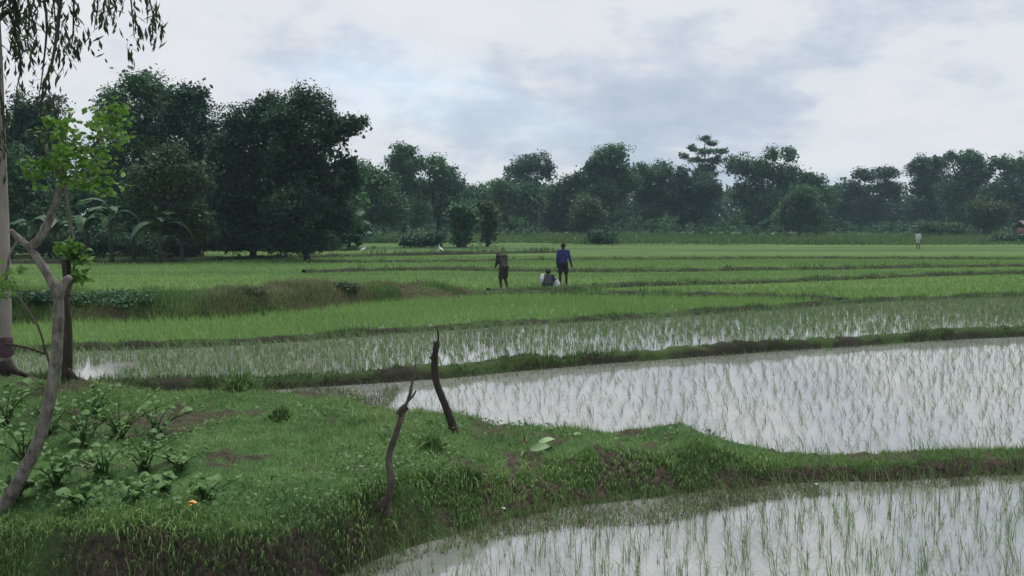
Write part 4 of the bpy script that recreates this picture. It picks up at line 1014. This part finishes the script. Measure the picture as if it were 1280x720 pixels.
def person(px, py, Yd, label, J, shirt, lower, sc=1.0, voxel=0.009, rz=0.0, sleeves='long', extra=None):
    base = Vector(((px - 640) / F * Yd, Yd, 0)); base.z = (atY(px, py, Yd)).z
    t = thing('person', base, label, 'person', None, rz); t.scale = (sc, sc, sc)
    Lg = []; Ar = []
    for s_, q in (('L', -1), ('R', 1)):
        hip, kn, an = J['hip' + s_], J['knee' + s_], J['ank' + s_]
        ft = Vector(an) + Vector(J.get('toe', (0.02 * q, .17, -.045)))
        Lg += chain([hip, Vector(hip).lerp(Vector(kn), .5), kn, Vector(kn).lerp(Vector(an), .35), an, Vector(an) + Vector((0, .03, -.045)), ft], [.088, .074, .054, .053, .036, .036, .026])
        Lg += [(Vector(an) + Vector((0, -.03, -.045)), .03, Vector(an) + Vector((0, .0, -.045)), .03)]
        for k in range(4): Lg += [(ft + Vector(((k - 1.5) * .018, -.01, -.004)), .013, ft + Vector(((k - 1.5) * .02, .028, -.008)), .011)]
        sh, el, wr = J['sh' + s_], J['elb' + s_], J['wr' + s_]
        Ar += chain([sh, Vector(sh).lerp(Vector(el), .5), el, Vector(el).lerp(Vector(wr), .4), wr], [.056, .046, .038, .037, .026]) + hand(wr, Vector(wr) - Vector(el), q)
    P_, C_, N_, H_ = [Vector(J[k]) for k in ('pelvis', 'chest', 'neck', 'head')]
    wq = Vector((.075, 0, 0)); ws = Vector((.105, 0, 0))
    To = [(P_ - wq, .10, P_ + wq, .10), (P_ - wq * .7, .10, P_.lerp(C_, .5) - wq * .7, .095), (P_ + wq * .7, .10, P_.lerp(C_, .5) + wq * .7, .095), (P_.lerp(C_, .5) - wq * .7, .095, C_ - ws, .095), (P_.lerp(C_, .5) + wq * .7, .095, C_ + ws, .095), (C_ - ws, .095, C_ + ws, .095), (J['shL'], .06, J['shR'], .06), (C_, .09, N_, .055), (N_, .052, H_, .055)]
    hs, u_, s_, f_ = head(H_, J['face'])
    link('body', blob(To + Lg + Ar + hs, voxel, 'body'), skin, t)
    g = 0.013
    top = [(a, ra + g, b, rb + g) for a, ra, b, rb in To[1:8]]
    top = top[:-1]
    for q in ('L', 'R'):
        sh, el, wr = Vector(J['sh' + q]), Vector(J['elb' + q]), Vector(J['wr' + q])
        top += chain([sh, sh.lerp(el, .5), el], [.068, .06, .054]) if sleeves == 'long' else chain([sh, sh.lerp(el, .6)], [.07, .064])
        if sleeves == 'long': top += chain([el, el.lerp(wr, .85)], [.054, .042])
    link('shirt', blob(top, voxel * 1.2, 'shirt'), shirt, t)
    low = [(P_ - wq, .118, P_ + wq, .118)]
    for q in ('L', 'R'):
        hip, kn = Vector(J['hip' + q]), Vector(J['knee' + q]); low += chain([hip, hip.lerp(kn, J.get('short', .75))], [.108, .092])
    link('shorts', blob(low, voxel * 1.2, 'shorts'), lower, t)
    hr = [(H_ + u_ * .045 - f_ * .02, .087, H_ + u_ * .045 + f_ * .012, .08), (H_ - f_ * .045 + u_ * .0, .072, H_ - f_ * .04 - u_ * .03, .055)]
    link('hair', blob(hr, voxel, 'hair'), hairm, t)
    for q in (-1, 1):
        o = link('eye', blob([(H_ + s_ * .031 * q + f_ * .083 + u_ * .012, .011, H_ + s_ * .032 * q + f_ * .083 + u_ * .012, .011)], .004, 'eye'), eyem, t)
    return t
def cloth(n_, c): return rough_mat(n_, tuple(v * .75 for v in c), c, 9, 0.9, 0.3)
stand = dict(pelvis=(0, 0, .90), chest=(0, .01, 1.24), neck=(0, .01, 1.42), head=(0, .03, 1.55), face=(0.1, 1, -.12), hipL=(-.09, 0, .86), hipR=(.09, 0, .86), kneeL=(-.11, .03, .47), kneeR=(.12, .04, .47), ankL=(-.115, -.02, .085), ankR=(.13, .0, .085),
             shL=(-.175, 0, 1.36), shR=(.175, 0, 1.36), elbL=(-.225, -.03, 1.09), elbR=(.25, -.02, 1.09), wrL=(-.22, .05, .86), wrR=(.31, .06, .88))
person(704, 359, 33.9, 'person in a purple-blue shirt and dark shorts standing on the bund', stand, cloth('purple_cloth', (0.05, 0.045, 0.17)), cloth('dark_shorts', (0.03, 0.028, 0.04)), 0.985)
bow = dict(pelvis=(0, -.06, .86), chest=(0, .10, 1.14), neck=(0, .18, 1.27), head=(0, .30, 1.27), face=(0, .45, -1), hipL=(-.085, -.05, .82), hipR=(.085, -.05, .82), kneeL=(-.10, .02, .45), kneeR=(.08, .0, .45), ankL=(-.105, -.02, .085), ankR=(.13, -.10, .085),
           shL=(-.17, .10, 1.25), shR=(.17, .10, 1.25), elbL=(-.20, .13, .98), elbR=(.20, .12, .98), wrL=(-.13, .33, .88), wrR=(.13, .33, .90), short=.9)
person(629, 364, 32.6, 'person in dark clothes bending forward with head bowed, left of the group', bow, cloth('charcoal_cloth', (0.045, 0.04, 0.038)), cloth('brown_lungi', (0.05, 0.04, 0.04)), 1.0, rz=0.55)
squat = dict(pelvis=(0, 0, .20), chest=(0, .20, .42), neck=(0, .30, .55), head=(.02, .36, .64), face=(0, 1, -.5), hipL=(-.09, .02, .2), hipR=(.09, .02, .2), kneeL=(-.20, .38, .42), kneeR=(.20, .38, .42), ankL=(-.14, .14, .085), ankR=(.14, .14, .085),
             shL=(-.17, .22, .50), shR=(.17, .22, .50), elbL=(-.27, .38, .38), elbR=(.28, .38, .36), wrL=(-.14, .58, .26), wrR=(.14, .58, .26), short=1.0)
pz = person(685, 363, 32.8, 'person squatting beside the person in purple', squat, cloth('dark_teal_cloth', (0.03, 0.035, 0.045)), cloth('navy_cloth', (0.02, 0.022, 0.035)), 1.0, sleeves='short')
wcl = cloth('white_cloth', (0.62, 0.64, 0.68))
link('shoulder_cloth', blob([((-.19, .17, .52), .075, (-.21, .12, .40), .085), ((-.21, .12, .40), .085, (-.22, .10, .26), .05)], .012, 'shoulder_cloth'), wcl, pz)
b0 = atY(697, 362, 32.7)
t = thing('sack', b0, 'white sack standing right of the squatting person', 'sack')
link('bag', blob([((0, 0, .06), .085, (.02, 0, .2), .085), ((.02, 0, .2), .085, (-.05, .02, .36), .05), ((-.05, .02, .36), .05, (-.08, .02, .42), .03)], .012, 'bag'), wcl, t)
link('tie', blob([((-.055, .02, .375), .052, (-.06, .02, .38), .05)], .01, 'tie'), hairm, t)
far_p = dict(stand); far_p.update(face=(0, -1, -.1), toe=(0, -.17, -.045))
person(1147, 311, 82, 'distant person in pale clothes standing in the far field at right', far_p, cloth('pale_cloth', (0.6, 0.62, 0.58)), cloth('pale_wrap', (0.45, 0.47, 0.42)), 0.95, voxel=0.016)
# ---- egrets
ew, nt_, b_ = new_mat('white_feather'); b_.inputs['Base Color'].default_value = (0.78, 0.78, 0.74, 1); b_.inputs['Roughness'].default_value = .8
ey_, nt_, b_ = new_mat('yellow_beak'); b_.inputs['Base Color'].default_value = (0.5, 0.33, 0.05, 1)
for px_, py_, Yd, rz, sc, lb in ((454, 319, 66, 0.3, 1.05, 'white egret left of the group of people, near the dark trees'), (551, 319, 67, 2.6, 1.05, 'greyish white egret right of the first egret')):
    b0 = atY(px_, py_, Yd); b0.z = 0.02
    t = thing('egret', b0, lb, 'egret', None, rz); t.scale = (sc, sc, sc)
    link('body', blob(chain([(-.24, 0, .30), (-.12, 0, .36), (.02, 0, .42), (.11, 0, .46)], [.02, .07, .09, .06]) + chain([(.11, 0, .46), (.16, 0, .55), (.12, 0, .63), (.14, 0, .70), (.17, 0, .715)], [.05, .026, .022, .026, .028]), .012, 'body'), ew, t)
    link('beak', np_mesh('beak', *tube([(.18, 0, .715), (.27, 0, .70)], [.012, .002], 6)), ey_, t)
    for q in (-1, 1): link('leg', np_mesh('leg', *tube([(.0, .03 * q, .36), (-.02, .03 * q, .2), (.0, .03 * q, .0), (.05, .03 * q, -.01)], [.012, .009, .009, .006], 6)), hairm, t)
# ---- hut at the right edge
YH = 112; k = YH / F
t = thing('hut', Vector(((1316 - 640) * k, YH, 0)), 'small reddish-brown hut with pale roof edge at the right border', 'hut')
M['redwall'] = rough_mat('red_mud_wall', (0.07, 0.042, 0.038), (0.13, 0.08, 0.07), 3, bump=0.3)
M['tin'] = rough_mat('pale_tin_roof', (0.12, 0.105, 0.1), (0.2, 0.18, 0.17), 2, 0.6, 0.1)
def boxm(name, x0, x1, y0, y1, z0, z1, mat, par):
    V = np.array([(x, y, z) for z in (z0, z1) for y in (y0, y1) for x in (x0, x1)])
    fs = np.array([(0, 2, 3, 1), (4, 5, 7, 6), (0, 1, 5, 4), (2, 6, 7, 3), (0, 4, 6, 2), (1, 3, 7, 5)])
    return link(name, np_mesh(name, V, [fs]), mat, par)
w_ = 32 * k
boxm('wall', -w_, w_, 0, 3.2, -.1, 1.75, M['redwall'], t)
V = np.array([(-w_ - .25, -.3, 1.62), (w_ + .25, -.3, 1.62), (w_ + .25, 1.6, 2.55), (-w_ - .25, 1.6, 2.55), (-w_ - .25, 3.5, 1.62), (w_ + .25, 3.5, 1.62)]); V = np.concatenate([V, V + np.array([0, 0, .09])])
fs = np.array([(0, 1, 2, 3), (3, 2, 5, 4), (6, 9, 8, 7), (9, 10, 11, 8), (0, 6, 7, 1), (4, 5, 11, 10), (0, 3, 9, 6), (3, 4, 10, 9), (1, 7, 8, 2), (2, 8, 11, 5)])
link('roof', np_mesh('roof', V, [fs]), M['tin'], t)
dr = boxm('door', -.45, .45, -.06, 0.04, 0, 1.5, M['wet_wood'], t); boxm('handle', .3, .36, -.12, -.06, .7, .85, M['tin'], dr)
for q in (-w_ + .1, w_ - .1): boxm('post', q - .06, q + .06, -.3, -.18, -.1, 1.66, M['wet_wood'], t)

# ------------------------------------------------------------------ haze
bm = bmesh.new(); bmesh.ops.create_cube(bm, size=1.0)
for v in bm.verts: v.co = Vector((v.co.x * 2500, 450 + v.co.y * 1550, 13.0 + v.co.z * 29))
me = bpy.data.meshes.new('haze'); bm.to_mesh(me); bm.free()
hm = bpy.data.materials.new('haze'); hm.use_nodes = True; hm.node_tree.nodes.clear()
ho = hm.node_tree.nodes.new('ShaderNodeOutputMaterial'); hv_ = hm.node_tree.nodes.new('ShaderNodeVolumePrincipled')
hv_.inputs['Color'].default_value = (0.62, 0.80, 1.0, 1); hv_.inputs['Density'].default_value = 0.00035
hm.node_tree.links.new(hv_.outputs[0], ho.inputs['Volume'])
tag(link('haze', me, hm), 'thin bluish haze in the air over the fields', 'haze', kind='stuff')
print('TRIS', sum(sum(len(p.vertices) - 2 for p in o.data.polygons) if len(o.data.polygons) < 5000 else len(o.data.polygons) * 2 for o in SC.objects if o.type == 'MESH'))
